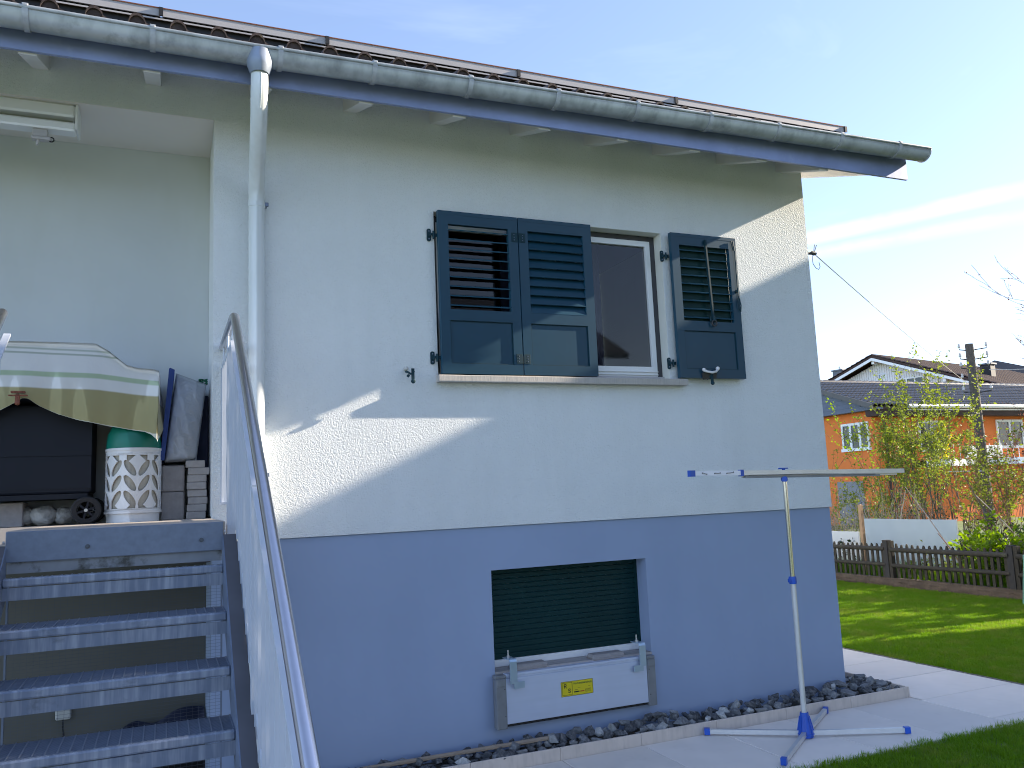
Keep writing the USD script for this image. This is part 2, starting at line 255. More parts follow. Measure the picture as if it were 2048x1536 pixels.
Mt['glass'] = usdkit.material(stage, '/World/Looks/glass', {
    't': ('transparent_bsdf', {'color': (0.80, 0.82, 0.84)}), 'g': ('glossy_bsdf', {'roughness': 0.03, 'color': (0.95, 0.95, 0.95)}), 'f': ('fresnel', {'IOR': 1.5}), 'm': ('mix_closure', {})},
    [('f.fac', 'm.fac'), ('t.BSDF', 'm.closure1'), ('g.BSDF', 'm.closure2')], surface='m.closure')
Mt['film'] = usdkit.material(stage, '/World/Looks/film', {
    't': ('transparent_bsdf', {'color': (0.85, 0.87, 0.9)}), 'p': ('principled_bsdf', {'base_color': (0.42, 0.45, 0.50), 'roughness': 0.22, 'specular_ior_level': 0.7}),
    'g': ('geometry', {}), 'n': ('noise_texture', {'scale': 14.0, 'detail': 4.0, 'distortion': 1.5}), 'b': ('bump', {'strength': 0.7, 'distance': 0.02}), 'm': ('mix_closure', {'fac': 0.72})},
    [('g.position', 'n.vector'), ('n.fac', 'b.height'), ('b.normal', 'p.normal'), ('t.BSDF', 'm.closure1'), ('p.BSDF', 'm.closure2')], surface='m.closure')
# striped cloth: v of the cloth's own texture coordinates runs up from its hem in metres
Mt['cloth'] = usdkit.material(stage, '/World/Looks/cloth', {
    'u': ('uvmap', {'attribute': 'st'}), 's': ('separate_xyz', {}),
    'r': ('rgb_ramp', {'interpolate': True, 'ramp': [(0.0, (0.62, 0.60, 0.52)), (0.014, (0.62, 0.60, 0.52)), (0.016, (0.30, 0.265, 0.13)), (0.245, (0.31, 0.275, 0.14)), (0.252, (0.62, 0.61, 0.58)), (0.315, (0.62, 0.61, 0.58)),
        (0.32, (0.36, 0.44, 0.30)), (0.345, (0.36, 0.44, 0.30)), (0.35, (0.64, 0.63, 0.61)), (0.452, (0.64, 0.63, 0.61)), (0.455, (0.38, 0.41, 0.35)), (0.463, (0.38, 0.41, 0.35)), (0.466, (0.66, 0.65, 0.63)),
        (0.48, (0.66, 0.65, 0.63)), (0.483, (0.40, 0.43, 0.37)), (0.49, (0.40, 0.43, 0.37)), (0.494, (0.66, 0.65, 0.63)), (1.0, (0.66, 0.65, 0.63))]}),
    'g': ('geometry', {}), 'n': ('noise_texture', {'scale': 9.0, 'detail': 4.0}), 'b': ('bump', {'strength': 0.35, 'distance': 0.02}), 'p': ('principled_bsdf', {'roughness': 0.9, 'specular_ior_level': 0.2, 'sheen_weight': 0.2})},
    [('u.UV', 's.vector'), ('s.y', 'r.fac'), ('r.color', 'p.base_color'), ('g.position', 'n.vector'), ('n.fac', 'b.height'), ('b.normal', 'p.normal')], surface='p.BSDF')

# ------------------------------------------------------------------ helpers: scene tree
used = {}
def numbered(parent, name):
    k = used.get((parent, name), 0); used[(parent, name)] = k + 1
    return parent + '/' + (name if k == 0 else f'{name}_{k:03d}')
def path_of(p):
    return '/World' if p is None else (p if isinstance(p, str) else str(p.GetPath()))
def tag(o, label=None, cat=None, group=None, kind=None):
    for k, v in (('label', label), ('category', cat), ('group', group), ('kind', kind)):
        if v: o.SetCustomDataByKey(k, v)
    return o
def thing(name, label=None, cat=None, group=None, kind=None, loc=None, rz=0.0):
    x = UsdGeom.Xform.Define(stage, numbered('/World', name))
    if loc is not None:
        x.AddTranslateOp().Set(Gf.Vec3d(*map(float, loc)))
        if rz: x.AddRotateZOp().Set(math.degrees(rz))
    return tag(x.GetPrim(), label, cat, group, kind)
def put(name, mesh, m, parent=None, smooth=False, uv=None, label=None, cat=None, group=None, kind=None):
    if isinstance(mesh, list): mesh = trimesh.util.concatenate(mesh)
    g = usdkit.mesh(stage, numbered(path_of(parent), name), mesh, Mt[m] if isinstance(m, str) else m, smooth, uv)
    return tag(g.GetPrim(), label, cat, group, kind)
def copy_of(src, name, loc, rz=0.0, label=None, cat=None, group=None, scale=None):
    x = UsdGeom.Xform.Define(stage, numbered('/World', name))
    x.GetPrim().GetReferences().AddInternalReference(src.GetPath())
    x.ClearXformOpOrder()
    x.AddTranslateOp().Set(Gf.Vec3d(*map(float, loc))); x.AddRotateZOp().Set(math.degrees(rz))
    if scale: x.AddScaleOp().Set(Gf.Vec3f(*scale))
    x.GetPrim().SetInstanceable(True)
    return tag(x.GetPrim(), label, cat, group)

# ------------------------------------------------------------------ helpers: shapes
def bx(x0, x1, y0, y1, z0, z1, ch=0.0):
    if ch <= 0:
        m = trimesh.creation.box((x1 - x0, y1 - y0, z1 - z0)); m.apply_translation(((x0 + x1) / 2, (y0 + y1) / 2, (z0 + z1) / 2)); return m
    ch = min(ch, (x1 - x0) * .49, (y1 - y0) * .49, (z1 - z0) * .49)
    p = []
    for X, sx in ((x0, 1), (x1, -1)):
        for Y, sy in ((y0, 1), (y1, -1)):
            for Z, sz in ((z0, 1), (z1, -1)):
                p += [(X + sx * ch, Y + sy * ch, Z), (X + sx * ch, Y, Z + sz * ch), (X, Y + sy * ch, Z + sz * ch)]
    return trimesh.Trimesh(np.array(p)).convex_hull
def hull(pts):
    return trimesh.convex.convex_hull(np.array(pts, float))
def frame_of(d):
    d = np.asarray(d, float); d = d / np.linalg.norm(d)
    a = np.cross(d, [0, 0, 1.0]) if abs(d[2]) < .95 else np.cross(d, [1.0, 0, 0])
    a /= np.linalg.norm(a); return a, np.cross(d, a)
def tube(pts, r, n=10, caps=True):
    p = np.asarray(pts, float); r = np.broadcast_to(r, (len(p),)).astype(float)
    t = np.gradient(p, axis=0); t /= np.linalg.norm(t, axis=1, keepdims=True)
    a = np.zeros_like(p); a[0] = frame_of(t[0])[0]
    for i in range(1, len(p)):
        v = a[i - 1] - t[i] * (a[i - 1] @ t[i]); a[i] = v / np.linalg.norm(v)
    b = np.cross(t, a); th = np.arange(n) * 2 * np.pi / n
    v = p[:, None] + r[:, None, None] * (np.cos(th)[None, :, None] * a[:, None] + np.sin(th)[None, :, None] * b[:, None])
    v = v.reshape(-1, 3); f = []
    i, j = np.meshgrid(np.arange(len(p) - 1), np.arange(n), indexing='ij'); i, j = i.ravel(), j.ravel(); k = (j + 1) % n
    f = np.vstack([np.stack([i * n + j, i * n + k, (i + 1) * n + k], 1), np.stack([i * n + j, (i + 1) * n + k, (i + 1) * n + j], 1)])
    if caps:
        v = np.vstack([v, p[0], p[-1]]); c0, c1 = len(v) - 2, len(v) - 1; jj = np.arange(n); kk = (jj + 1) % n; e = (len(p) - 1) * n
        f = np.vstack([f, np.stack([np.full(n, c0), kk, jj], 1), np.stack([np.full(n, c1), e + jj, e + kk], 1)])
    m = trimesh.Trimesh(v, f, process=False)
    return m
def rod(a, b, r0, r1=None, n=10):
    return tube([a, b], [r0, r0 if r1 is None else r1], n)
def bar(a, b, w, h, upv=(0, 0, 1)):
    """A rectangular bar from a to b, w wide sideways and h along upv."""
    a, b = np.array(a, float), np.array(b, float); d = (b - a) / np.linalg.norm(b - a)
    s = np.cross(d, upv); s /= np.linalg.norm(s); u = np.cross(s, d)
    return hull([q + s * i * w / 2 + u * j * h / 2 for q in (a, b) for i in (-1, 1) for j in (-1, 1)])
def lathe(prof, c=(0, 0, 0), n=28, sy=1.0):
    m = trimesh.creation.revolve(np.array(prof, float), sections=n)
    if sy != 1: m.vertices[:, 1] *= sy
    m.apply_translation(c); return m
def ext_xz(poly, y0, y1):
    """A polygon in (x, z) extruded along y."""
    m = trimesh.creation.extrude_polygon(poly, y1 - y0, engine='earcut')
    v = m.vertices.copy(); m.vertices = np.stack([v[:, 0], y0 + v[:, 2], v[:, 1]], 1); m.invert(); return m
def ext_yz(poly, x0, x1):
    m = trimesh.creation.extrude_polygon(poly, x1 - x0, engine='earcut')
    v = m.vertices.copy(); m.vertices = np.stack([x0 + v[:, 2], v[:, 0], v[:, 1]], 1); return m
def ext_xy(poly, z0, z1):
    m = trimesh.creation.extrude_polygon(poly, z1 - z0, engine='earcut'); m.apply_translation((0, 0, z0)); return m
def sheet(P, flip=False):
    """A grid of points (n, m, 3) as a surface."""
    n, k = P.shape[:2]; i, j = np.meshgrid(np.arange(n - 1), np.arange(k - 1), indexing='ij'); i, j = i.ravel(), j.ravel()
    a, b, c, d = i * k + j, (i + 1) * k + j, (i + 1) * k + j + 1, i * k + j + 1
    f = np.vstack([np.stack([a, b, c], 1), np.stack([a, c, d], 1)])
    return trimesh.Trimesh(P.reshape(-1, 3), f[:, ::-1] if flip else f, process=False)
def rect(x0, x1, z0, z1): return sbox(x0, z0, x1, z1)

# ================================================================== SETTING: ground, lawn, paving, kerb bed
gx = np.concatenate([np.linspace(-400, -30, 8), np.linspace(-20, 60, 60), np.linspace(80, 400, 8)])
gy = np.concatenate([np.linspace(-400, -30, 8), np.linspace(-20, 60, 60), np.linspace(80, 400, 8)])
X, Y = np.meshgrid(gx, gy, indexing='ij')
put('ground', sheet(np.stack([X, Y, np.full_like(X, -0.06)], -1)), 'ground', kind='structure')
put('lawn', [bx(1.40, 5.66, -12.0, 14.0, -0.055, -0.012), bx(-3.36, 1.40, -12.0, -1.23, -0.055, -0.012)], 'turf', kind='structure')

paving = thing('paving', kind='structure')
put('joint_bed', [bx(-9.0, 1.36, -1.23, -0.30, -0.05, -0.012), bx(0.30, 1.36, -0.30, 9.5, -0.05, -0.012)], 'joint', paving)
gj = 0.006
xs = [-0.913 + 0.61 * k for k in range(-13, 3)]
for a, b in zip(xs[:-1], xs[1:]):
    put('paving_slab', bx(a + gj / 2, b - gj / 2, -1.20, -0.318, -0.045, rng.uniform(-0.0012, 0.0012), 0.003), f'slab{rng.integers(0, 3)}', paving)
put('joint_bed', bx(-9.0, -3.36, -7.4, -1.232, -0.05, -0.012), 'joint', paving)
for a, b in zip(xs[:-1], xs[1:]):
    if b < -3.3:
        for k in range(10): put('paving_slab', bx(a + gj / 2, b - gj / 2, -1.815 - .61 * k + gj, -1.205 - .61 * k, -0.045, rng.uniform(-0.0012, 0.0012), 0.003), f'slab{rng.integers(0, 3)}', paving)
ys = [-1.03 + 0.61 * k for k in range(0, 17)]
put('paving_slab', bx(0.307 + gj, 1.345, -1.20, -1.03 - gj / 2, -0.045, 0.0, 0.003), f'slab{rng.integers(0, 3)}', paving)
for a, b in zip(ys[:-1], ys[1:]):
    put('paving_slab', bx((0.307 if b < -0.3 else 0.332) + gj, 1.345, a + gj / 2, b - gj / 2, -0.045, rng.uniform(-0.0012, 0.0012), 0.003), f'slab{rng.integers(0, 3)}', paving)
put('edging_strip', [bx(1.348, 1.362, -1.20, 9.5, -0.05, 0.006)], 'joint', paving)

bed = thing('gravel_bed', kind='structure')
kz = 0.078
seams = [-5.82, -5.21, -4.595, -3.98, -3.367, -2.751, -2.141, -1.526, -0.909, -0.288, 0.302]
for a, b in zip(seams[:-1], seams[1:]):
    put('kerb_tile', bx(a + .0015, b - .0015, -0.314, -0.30, -0.03, kz + rng.uniform(-.001, .001), 0.002), 'kerb', bed)
for k in range(8):
    a = -0.296 + k * 0.61
    put('kerb_tile', bx(0.304, 0.318, a + (-.018 if k == 0 else .0015), a + .607, -0.03, kz, 0.002), 'kerb', bed)
put('bed_soil', [bx(-6.0, 0.302, -0.298, 0.02, -0.05, 0.020), bx(-0.02, 0.302, 0.02, 4.5, -0.05, 0.020)], 'soil', bed)
def stone_mesh(r, seed):
    g = np.random.default_rng(seed); p = g.normal(size=(int(g.integers(11, 18)), 3)); p /= np.linalg.norm(p, axis=1, keepdims=True)
    p *= g.uniform(.72, 1.08, (len(p), 1)) * np.array([1.0, g.uniform(.6, .95), g.uniform(.5, .8)])
    return trimesh.convex.convex_hull(p * r)
kinds = [stone_mesh(1.0, k) for k in range(12)]
placed = 0
def put_stone(x, y, z, r):
    global placed
    m = kinds[placed % 12].copy(); m.apply_scale(r)
    m.apply_transform(trimesh.transformations.rotation_matrix(rng.uniform(0, 6.28), (0, 0, 1)) @ trimesh.transformations.rotation_matrix(rng.uniform(-.6, .6), (1, 0, 0)))
    m.apply_translation((x, y, z)); placed += 1
    put('stone', m, f'stone{rng.choice(5, p=[.36, .30, .12, .19, .03])}', bed)
x = -4.25
while x < 0.26:
    n_across = 4 if x > -0.05 else 3
    for k in range(n_across):
        r = rng.uniform(0.032, 0.060)
        if rng.random() < .12: r *= 1.25
        y = -0.275 + (k + .5) * 0.27 / n_across + rng.uniform(-.02, .02)
        low = .018 if x > -1.2 else (.012 if x > -3 else 0)
        put_stone(x + rng.uniform(-.02, .02), min(y, -r * .9 + (.3 if x > .03 else 0)), .02 + r * .55 + low + (0.03 if (k >= 1 and rng.random() < .45) else 0.012), r)
    x += rng.uniform(.055, .080)
y = 0.03
while y < 0.9 and placed < 290:
    for k in range(3):
        r = rng.uniform(.034, .056); put_stone(0.04 + k * .09 + rng.uniform(-.02, .02), y + rng.uniform(-.02, .02), .02 + r * .55 + .02 + (0.03 if rng.random() < .4 else 0), r)
    y += .06

# ================================================================== THE HOUSE
house = thing('house', 'pale rendered house with blue grey basement wall, green shutters and tiled eave', 'house')
XL = -12.0
wall = rect(XL, 0.0, 1.503, 4.62).difference(rect(XL - 1, -4.868, 1.40, 4.21)).difference(rect(-3.40, -1.505, 2.55, 3.735))
put('wall', ext_xz(wall, 0.0, 0.14), 'render', house)
side = Polygon([(0.141, 1.503), (8.6, 1.503), (8.6, 4.62), (4.4, 6.05), (0.141, 4.62)])
put('side_wall', ext_yz(side, -0.14, 0.0), 'render', house)
pl = rect(XL, -0.012, -0.10, 1.50).difference(rect(XL - 1, -4.868, -0.2, 1.6)).difference(rect(-3.058, -1.822, 0.52, 1.204))
put('plinth', ext_xz(pl, 0.015, 0.24), 'plinth', house)
put('side_plinth', bx(-0.22, -0.012, 0.241, 8.58, -0.1, 1.50), 'plinth', house)
# recess of the porch and the niche below it
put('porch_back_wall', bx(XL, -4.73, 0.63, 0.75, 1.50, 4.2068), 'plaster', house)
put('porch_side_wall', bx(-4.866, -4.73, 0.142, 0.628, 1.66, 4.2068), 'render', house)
put('porch_ceiling', bx(XL, -4.74, 0.1415, 0.75, 4.2072, 4.30), 'ceiling', house)
put('lintel', bx(XL, -4.869, 0.001, 0.141, 4.2070, 4.2094), 'ceiling', house)
put('porch_floor', [bx(XL, -4.87, 0.0, 0.62, 1.55, 1.648), bx(-5.765, -4.87, -1.232, -0.002, 1.56, 1.648, .004)], 'porch_tile', house)
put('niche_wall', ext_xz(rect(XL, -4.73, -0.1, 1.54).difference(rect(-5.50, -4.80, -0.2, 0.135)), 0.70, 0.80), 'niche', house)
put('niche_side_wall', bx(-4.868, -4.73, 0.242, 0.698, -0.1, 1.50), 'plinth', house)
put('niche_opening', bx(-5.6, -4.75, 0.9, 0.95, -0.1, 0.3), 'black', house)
put('inner_room', [bx(-5.0, -0.16, 3.4, 3.45, 1.4, 4.4), bx(-4.72, -4.67, 0.80, 3.4, 1.4, 4.4), bx(-5.0, -0.16, 0.15, 3.4, 1.38, 1.43), bx(-5.0, -0.16, 0.15, 3.4, 4.40, 4.44)], 'dark_room', house)

# window with sill
win = put('window', [bx(-3.40, -3.36, 0.085, 0.15, 2.575, 3.735), bx(-1.553, -1.507, 0.10, 0.15, 2.575, 3.73), bx(-3.36, -1.553, 0.10, 0.15, 3.69, 3.733)], 'dark_pvc', house, label='white framed window standing half open behind the shutters')
for a, b in ((-3.36, -2.46), (-2.455, -1.556)):
    fr = rect(a, b, 2.585, 3.688).difference(rect(a + .055, b - .042, 2.665, 3.645))
    put('sash', [ext_xz(fr, 0.092, 0.14), bx(a, b, 0.080, 0.0915, 2.598, 2.603), bx(a, b, 0.080, 0.0915, 2.622, 2.627)], 'pvc', win)
    put('pane', sheet(np.array([[(a + .05, .114, 2.66), (a + .05, .114, 3.65)], [(b - .037, .114, 2.66), (b - .037, .114, 3.65)]])), 'glass', win)
put('window_rail', bx(-3.40, -1.507, 0.072, 0.15, 2.56, 2.584, .003), 'alu', win)
put('curtain', sheet(np.stack([np.repeat(np.linspace(-2.75, -1.86, 90)[:, None], 3, 1), 0.40 + .03 * np.sin(np.repeat(np.linspace(0, 60, 90)[:, None], 3, 1)), np.tile(np.linspace(2.45, 3.75, 3), (90, 1))], -1)), 'navy', win)
# reveal linings, 2 mm proud
put('reveal', [bx(-1.5075, -1.5045, 0.002, 0.099, 2.5555, 3.734), bx(-3.399, -1.508, 0.002, 0.099, 3.7335, 3.7365), bx(-3.4015, -3.3985, 0.002, 0.084, 2.5555, 3.733)], 'reveal', house)
put('window_sill', hull([(x_, y_, z_) for x_ in (-3.415, -1.391) for y_, z_ in ((-.072, 2.502), (-.075, 2.507), (-.075, 2.544), (-.070, 2.549), (.07, 2.555), (.07, 2.502))]), 'sill', house)

# shutters: frame > slat, panel, hinge, strap
def shutter(x0, x1, tilt, y=-0.018, back=False, label=None):
    z0, z1 = 2.560, 3.729
    fr = rect(x0, x1, z0, z1).difference(rect(x0 + .073, x1 - .073, 3.017, 3.633)).difference(rect(x0 + .068, x1 - .068, 2.632, 2.938))
    s = put('shutter', [ext_xz(fr, y - .036, y), bx(x0 + .02, x1 - .02, y - .0375, y - .034, 3.7015, 3.7035)], 'shutter', house, label=label)
    pr = put('panel', [bx(x0 + .069, x1 - .069, y - .024, y - .010, 2.633, 2.937)], 'shutter', s)
    put('moulding', [bx(x0 + .069, x0 + .073, y - .031, y - .025, 2.633, 2.937), bx(x1 - .073, x1 - .069, y - .031, y - .025, 2.633, 2.937),
                     bx(x0 + .073, x1 - .073, y - .031, y - .025, 2.633, 2.637), bx(x0 + .073, x1 - .073, y - .031, y - .025, 2.933, 2.937)], 'iron_green', pr)
    n = 9
    for k in range(n):
        zc_ = 3.017 + .616 * (k + .5) / n
        a = math.radians(tilt); L = .079 if abs(tilt) > 45 else .030
        dy, dz = math.cos(a) * L / 2, math.sin(a) * L / 2
        put('slat', bar((x0 + .0735, y - .018, zc_), (x1 - .0735, y - .018, zc_), L, .007, (0, math.cos(a + math.pi / 2), math.sin(a + math.pi / 2))), 'shutter', s)
    return s
def hinge(x, z, parent, side=-1):
    put('hinge', [bx(x - .034 if side < 0 else x - .002, x + .002 if side < 0 else x + .034, -.020, -.014, z - .012, z + .012), ext_xz(sbox(x + side * .055 - .002, z - .032, x + side * .055 + .002, z + .032).buffer(.013), -.009, -.001),
                  rod((x + side * .024, -.018, z - .028), (x + side * .024, -.018, z + .028), .008), rod((x + side * .055, -.014, z - .012), (x + side * .035, -.014, z + .010), .007)], 'iron_green', parent)
    for dz in (-.028, .028): put('screw', rod((x + side * .055, -.0105, z + dz), (x + side * .055, -.0075, z + dz), .0045), 'galv', parent)
s1 = shutter(-3.384, -2.777, 22, label='left green shutter leaf with its slats tilted open')
s2 = shutter(-2.769, -2.168, 66, label='middle green shutter leaf with its slats closed, folded beside the left leaf')
s3 = shutter(-1.455, -0.826, 24, y=-.030, label='right green shutter leaf folded back against the wall with a bar across its slats')
put('backing', bx(-1.379, -0.902, -.030, -.0265, 3.017, 3.633), 'roller', s3)
hinge(-3.384, 3.555, s1); hinge(-3.384, 2.675, s1); hinge(-1.455, 3.545, s3); hinge(-1.455, 2.68, s3)
for s, x, w in ((s1, -2.777, -1), (s2, -2.769, 1)):
    for z in (3.575, 2.675):
        put('hinge_plate', bx(min(x, x + w * .05), max(x, x + w * .05), -.0575, -.0542, z - .035, z + .035, .001), 'iron_green', s)
        for q in (-.02, 0, .02): put('screw', rod((x + w * .03, -.0595, z + q), (x + w * .03, -.057, z + q), .003, n=6), 'galv', s)
put('tilt_bar', [bar((-1.139, -.080, 3.686), (-1.115, -.080, 3.06), .020, .014), rod((-1.113, -.083, 3.06), (-1.110, -.085, 3.02), .012), bx(-1.142, -1.08, -.078, -.068, 3.015, 3.055, .003)], 'iron_green', s3)
th = np.linspace(0, 2 * np.pi, 16)
put('pull_ring', tube(np.stack([-1.112 + .022 * np.cos(th), np.full(16, -.088), 3.00 + .022 * np.sin(th)], 1), .006, 6), 'iron', s3)
put('bolt_rod', [tube([(-.862, -.076, 3.70), (-.848, -.078, 3.60), (-.850, -.078, 3.30), (-.846, -.078, 3.22)], .005, 6), bx(-.870, -.835, -.080, -.068, 3.27, 3.29, .002), rod((-.880, -.076, 3.70), (-.862, -.076, 3.62), .004, n=6),
                 tube([(-.846, -.078, 3.23), (-.856, -.08, 3.20), (-.852, -.08, 3.13), (-.838, -.08, 3.11), (-.830, -.08, 3.16), (-.840, -.078, 3.22)], .0042, 6)], 'iron_green', s3)
def holdback(x, z, wrapped=False):
    h = put('shutter_holdback', [tube([(x - .012, 0.0, z + .02), (x - .012, -.05, z + .01), (x - .004, -.075, z - .005), (x + .012, -.085, z - .005), (x + .02, -.085, z + .012)], .0075, 8),
        hull([(x + .012 + a, -.085 + b, z + c) for a in (-.010, .010) for b in (-.005, .005) for c in (-.055, .030)]),
        trimesh.creation.icosphere(2, .015).apply_translation((x + .012, -.088, z - .058)), rod((x - .02, -.06, z - .012), (x - .008, -.064, z - .022), .010)], 'iron_green', house)
    put('wall_plug', lathe([(0, -.012), (.014, -.010), (.017, 0), (.014, .012), (0, .013)], (x - .014, -.012, z + .040)), 'box_grey', h)
    return h
holdback(-3.617, 2.555)
hb = holdback(-1.185, 2.575)
put('packing_cloth', hull([(-1.255, -.085, 2.60), (-1.255, -.075, 2.545), (-1.12, -.085, 2.61), (-1.125, -.075, 2.555), (-1.255, -.062, 2.60), (-1.12, -.062, 2.61)]), 'iron', hb)
put('knotted_rag', [tube([(-1.252, -.09, 2.618), (-1.22, -.10, 2.606), (-1.18, -.103, 2.600), (-1.14, -.10, 2.608), (-1.117, -.09, 2.630)], [.012, .009, .010, .009, .013], 8),
                    trimesh.creation.icosphere(2, .014).apply_translation((-1.25, -.092, 2.622)), trimesh.creation.icosphere(2, .016).apply_translation((-1.116, -.09, 2.634))], 'canister_white', hb, smooth=True)

# basement window with a roller shutter behind it
bwin = put('basement_window', [bx(-3.05, -1.83, 0.150, 0.19, 0.531, 0.578, .003), bx(-3.05, -1.83, .19, .24, .50, 1.2)], 'pvc', house, label='white frame of the basement window under the closed roller shutter')
rs = put('roller_shutter', [bx(-3.056, -3.040, .148, .18, .579, 1.20), bx(-1.845, -1.824, .148, .18, .579, 1.20)], 'roller', house, label='closed dark green roller shutter of the basement window')
for k in range(17):
    z = .580 + k * .0365
    put('slat', hull([(x_, y_, z_) for x_ in (-3.040, -1.845) for y_, z_ in ((.1555, z + .001), (.152, z + .005), (.152, z + .031), (.1555, z + .0352), (.168, z + .0352), (.168, z + .001))]), 'roller', rs)
put('basement_sill', bx(-3.056, -1.824, .005, .148, .515, .530), 'concrete_light', house)

# roof: rafters, boards, fascia, tiles
T = 0.35
def roofz(y): return 4.39 + T * y
def slant(x0, x1, y0, y1, off0, off1):
    return hull([(x_, y_, roofz(y_) + o) for x_ in (x0, x1) for y_ in (y0, y1) for o in (off0, off1)])
roof = put('roof', [slant(XL, 0.60, -0.50, 4.4, .175, .20)], 'soffit', house)
mir = roof
back = slant(XL, 0.60, -0.50, 4.4, .175, .20); back.vertices[:, 1] = 8.8 - back.vertices[:, 1]; back.invert()
put('back_slope', back, 'tile', roof)
for k in range(-10, 9):
    xr = -4.63 + 0.625 * k + .02
    if xr < -0.1: put('rafter', slant(xr - .045, xr + .045, -0.505, 1.2, 0.0, .174), 'white_wood', roof)
put('verge_rafter', slant(0.47, 0.56, -0.505, 4.3, .06, .174), 'white_wood', roof)
put('verge_board', slant(0.575, 0.60, -0.52, 4.39, .10, .235), 'zinc', roof)
put('fascia', bx(XL, 0.664, -0.530, -0.507, 4.226, 4.47), 'zinc', roof, label='blue grey sheet metal fascia board under the gutter')
TW = .217
def tile_profile(thick=.014):
    u = np.concatenate([np.linspace(0, .118, 4), .118 + .045 - .045 * np.cos(np.linspace(.18, np.pi - .18, 10)), [.217 + .012]])
    w = np.concatenate([[.006, 0, 0, .004], .006 + .060 * np.sin(np.linspace(.18, np.pi - .18, 10)), [.004]])
    return u, w
def tile_mesh(x0, y0, y1, lift, nose_=False):
    u, w = tile_profile(); n = len(u); P = []
    for y_, l in ((y0, lift), (y1, 0.0)):
        for dt in (0, -.016):
            P.append(np.stack([x0 + u, np.full(n, y_), roofz(y_) + .245 + l + w + dt], 1))
    v = np.vstack(P); f = []
    for i in range(n - 1):
        a, b, c, d = i, i + 1, n + i, n + i + 1; A, B, Cc, D = a + 2 * n, b + 2 * n, c + 2 * n, d + 2 * n
        f += [(a, b, B), (a, B, A), (c, Cc, D), (c, D, d), (a, c, d), (a, d, b), (A, B, D), (A, D, Cc)]
    m = trimesh.Trimesh(v, np.array(f)[:, ::-1], process=False)
    if not nose_: return m
    k0, k1 = 4, n - 1                                         # the mortar plug that closes the roll of a tile at the eave
    pts = [(x0 + u[i] * (1 if 0 else 1), y_, roofz(y_) + .245 + lift + w[i] - .010) for i in range(k0, k1) for y_ in (y0 + .012, y0 + .05)] + [(x0 + u[k0], y0 + .012, roofz(y0) + .235), (x0 + u[k1 - 1], y0 + .012, roofz(y0) + .235), (x0 + u[k0], y0 + .05, roofz(y0) + .24), (x0 + u[k1 - 1], y0 + .05, roofz(y0) + .24)]
    return trimesh.util.concatenate([m, hull(pts)])
nt = 0
x = 0.60 - TW
while x > -7.6:
    put('roof_tile', tile_mesh(x + rng.uniform(-.003, .003), -0.615 + rng.uniform(-.008, .008), -0.22, .022, True), 'tile', roof); x -= TW; nt += 1
rows = []
for r_ in range(1, 13):
    x = 0.60 - TW
    while x > -7.6:
        rows.append(tile_mesh(x, -0.615 + .36 * r_, -0.615 + .36 * r_ + .40, .022)); x -= TW
put('upper_tile_rows', rows, 'tile', roof, kind='stuff')

# gutter and downpipe
def rim(x): return 4.374 + (x + 4.7) * 0.0134 if x > -4.7 else 4.374 + (-4.7 - x) * 0.004
def gutter_sheet(r, xs_):
    a = np.linspace(-.05, np.pi + .12, 20)
    P = np.array([[(x_, -0.622 - r * np.cos(t), rim(x_) - r * np.sin(t)) for t in a] for x_ in xs_]); return P
xsg = [XL, -9, -7, -6, -5.5, -5, -4.7, -4, -3, -2, -1, 0, .76]
o_, i_ = gutter_sheet(.080, xsg), gutter_sheet(.078, xsg)
gt = put('gutter', [sheet(o_), sheet(i_, True)], 'gutter', house, smooth=40, label='stained half round metal gutter along the eave')
put('bead', tube([(x_, -.704, rim(x_) + .003) for x_ in xsg] + [(.765, -.704, rim(.765) + .003)], .0105, 10), 'gutter', gt, smooth=40)
a = np.linspace(0, np.pi, 16)
cap = Polygon([(-0.622 - .081 * math.cos(t), rim(.76) - .081 * math.sin(t)) for t in a])
put('end_cap', [ext_yz(cap, .758, .763), tube([(.765, -.622 - .082 * math.cos(t), rim(.76) - .082 * math.sin(t)) for t in a], .006, 8)], 'gutter', gt)
for x_ in (-6.48, -5.85, -5.23, -4.535, -3.97, -3.34, -2.71, -2.085, -1.46, -0.83, -0.205, .42):
    t_ = np.linspace(-.15, np.pi * .93, 20); o = []
    for rr in (.0815, .0875):
        o.append(np.array([[(x_ + w, -0.622 - rr * np.cos(t), rim(x_) - rr * np.sin(t)) for t in t_] for w in (-.015, .015)]))
    put('gutter_bracket', [sheet(o[1]), sheet(o[0], True), sheet(np.stack([o[0][0], o[1][0]])), sheet(np.stack([o[0][1], o[1][1]]), True), bx(x_ - .013, x_ + .013, -.716, -.692, rim(x_) + .002, rim(x_) + .017, .003), bx(x_ - .015, x_ + .015, -.71, -.5, rim(x_) + .0175, rim(x_) + .0215)], 'bracket', gt, smooth=40)
PX, PT = -4.6125, -4.651
dp = put('downpipe', tube([(PT, -.648, 4.24), (PT, -.645, 4.18), (PT, -.630, 4.125), (PT + .003, -.585, 4.07), (PT + .008, -.52, 4.015), (PT + .015, -.41, 3.945), (PT + .024, -.27, 3.865), (PT + .031, -.165, 3.80), (PT + .035, -.105, 3.752), (PX - .001, -.075, 3.70), (PX, -.065, 3.63), (PX, -.064, 3.5), (PX, -.064, 3.0), (PX, -.064, 2.0), (PX, -.064, 1.0), (PX, -.064, 0.03)], .0495, 26), 'pipe_white', house, smooth=40, label='cream round downpipe bending from the gutter to the wall')
RP = rim(PT)
put('outlet', lathe([(.058, -.008), (.064, -.010), (.066, -.03), (.071, -.06), (.074, -.080), (.070, -.105), (.060, -.132), (.0535, -.148), (.0510, -.150)], (PT, -.652, RP), 30, 1.12), 'outlet', dp, smooth=40)
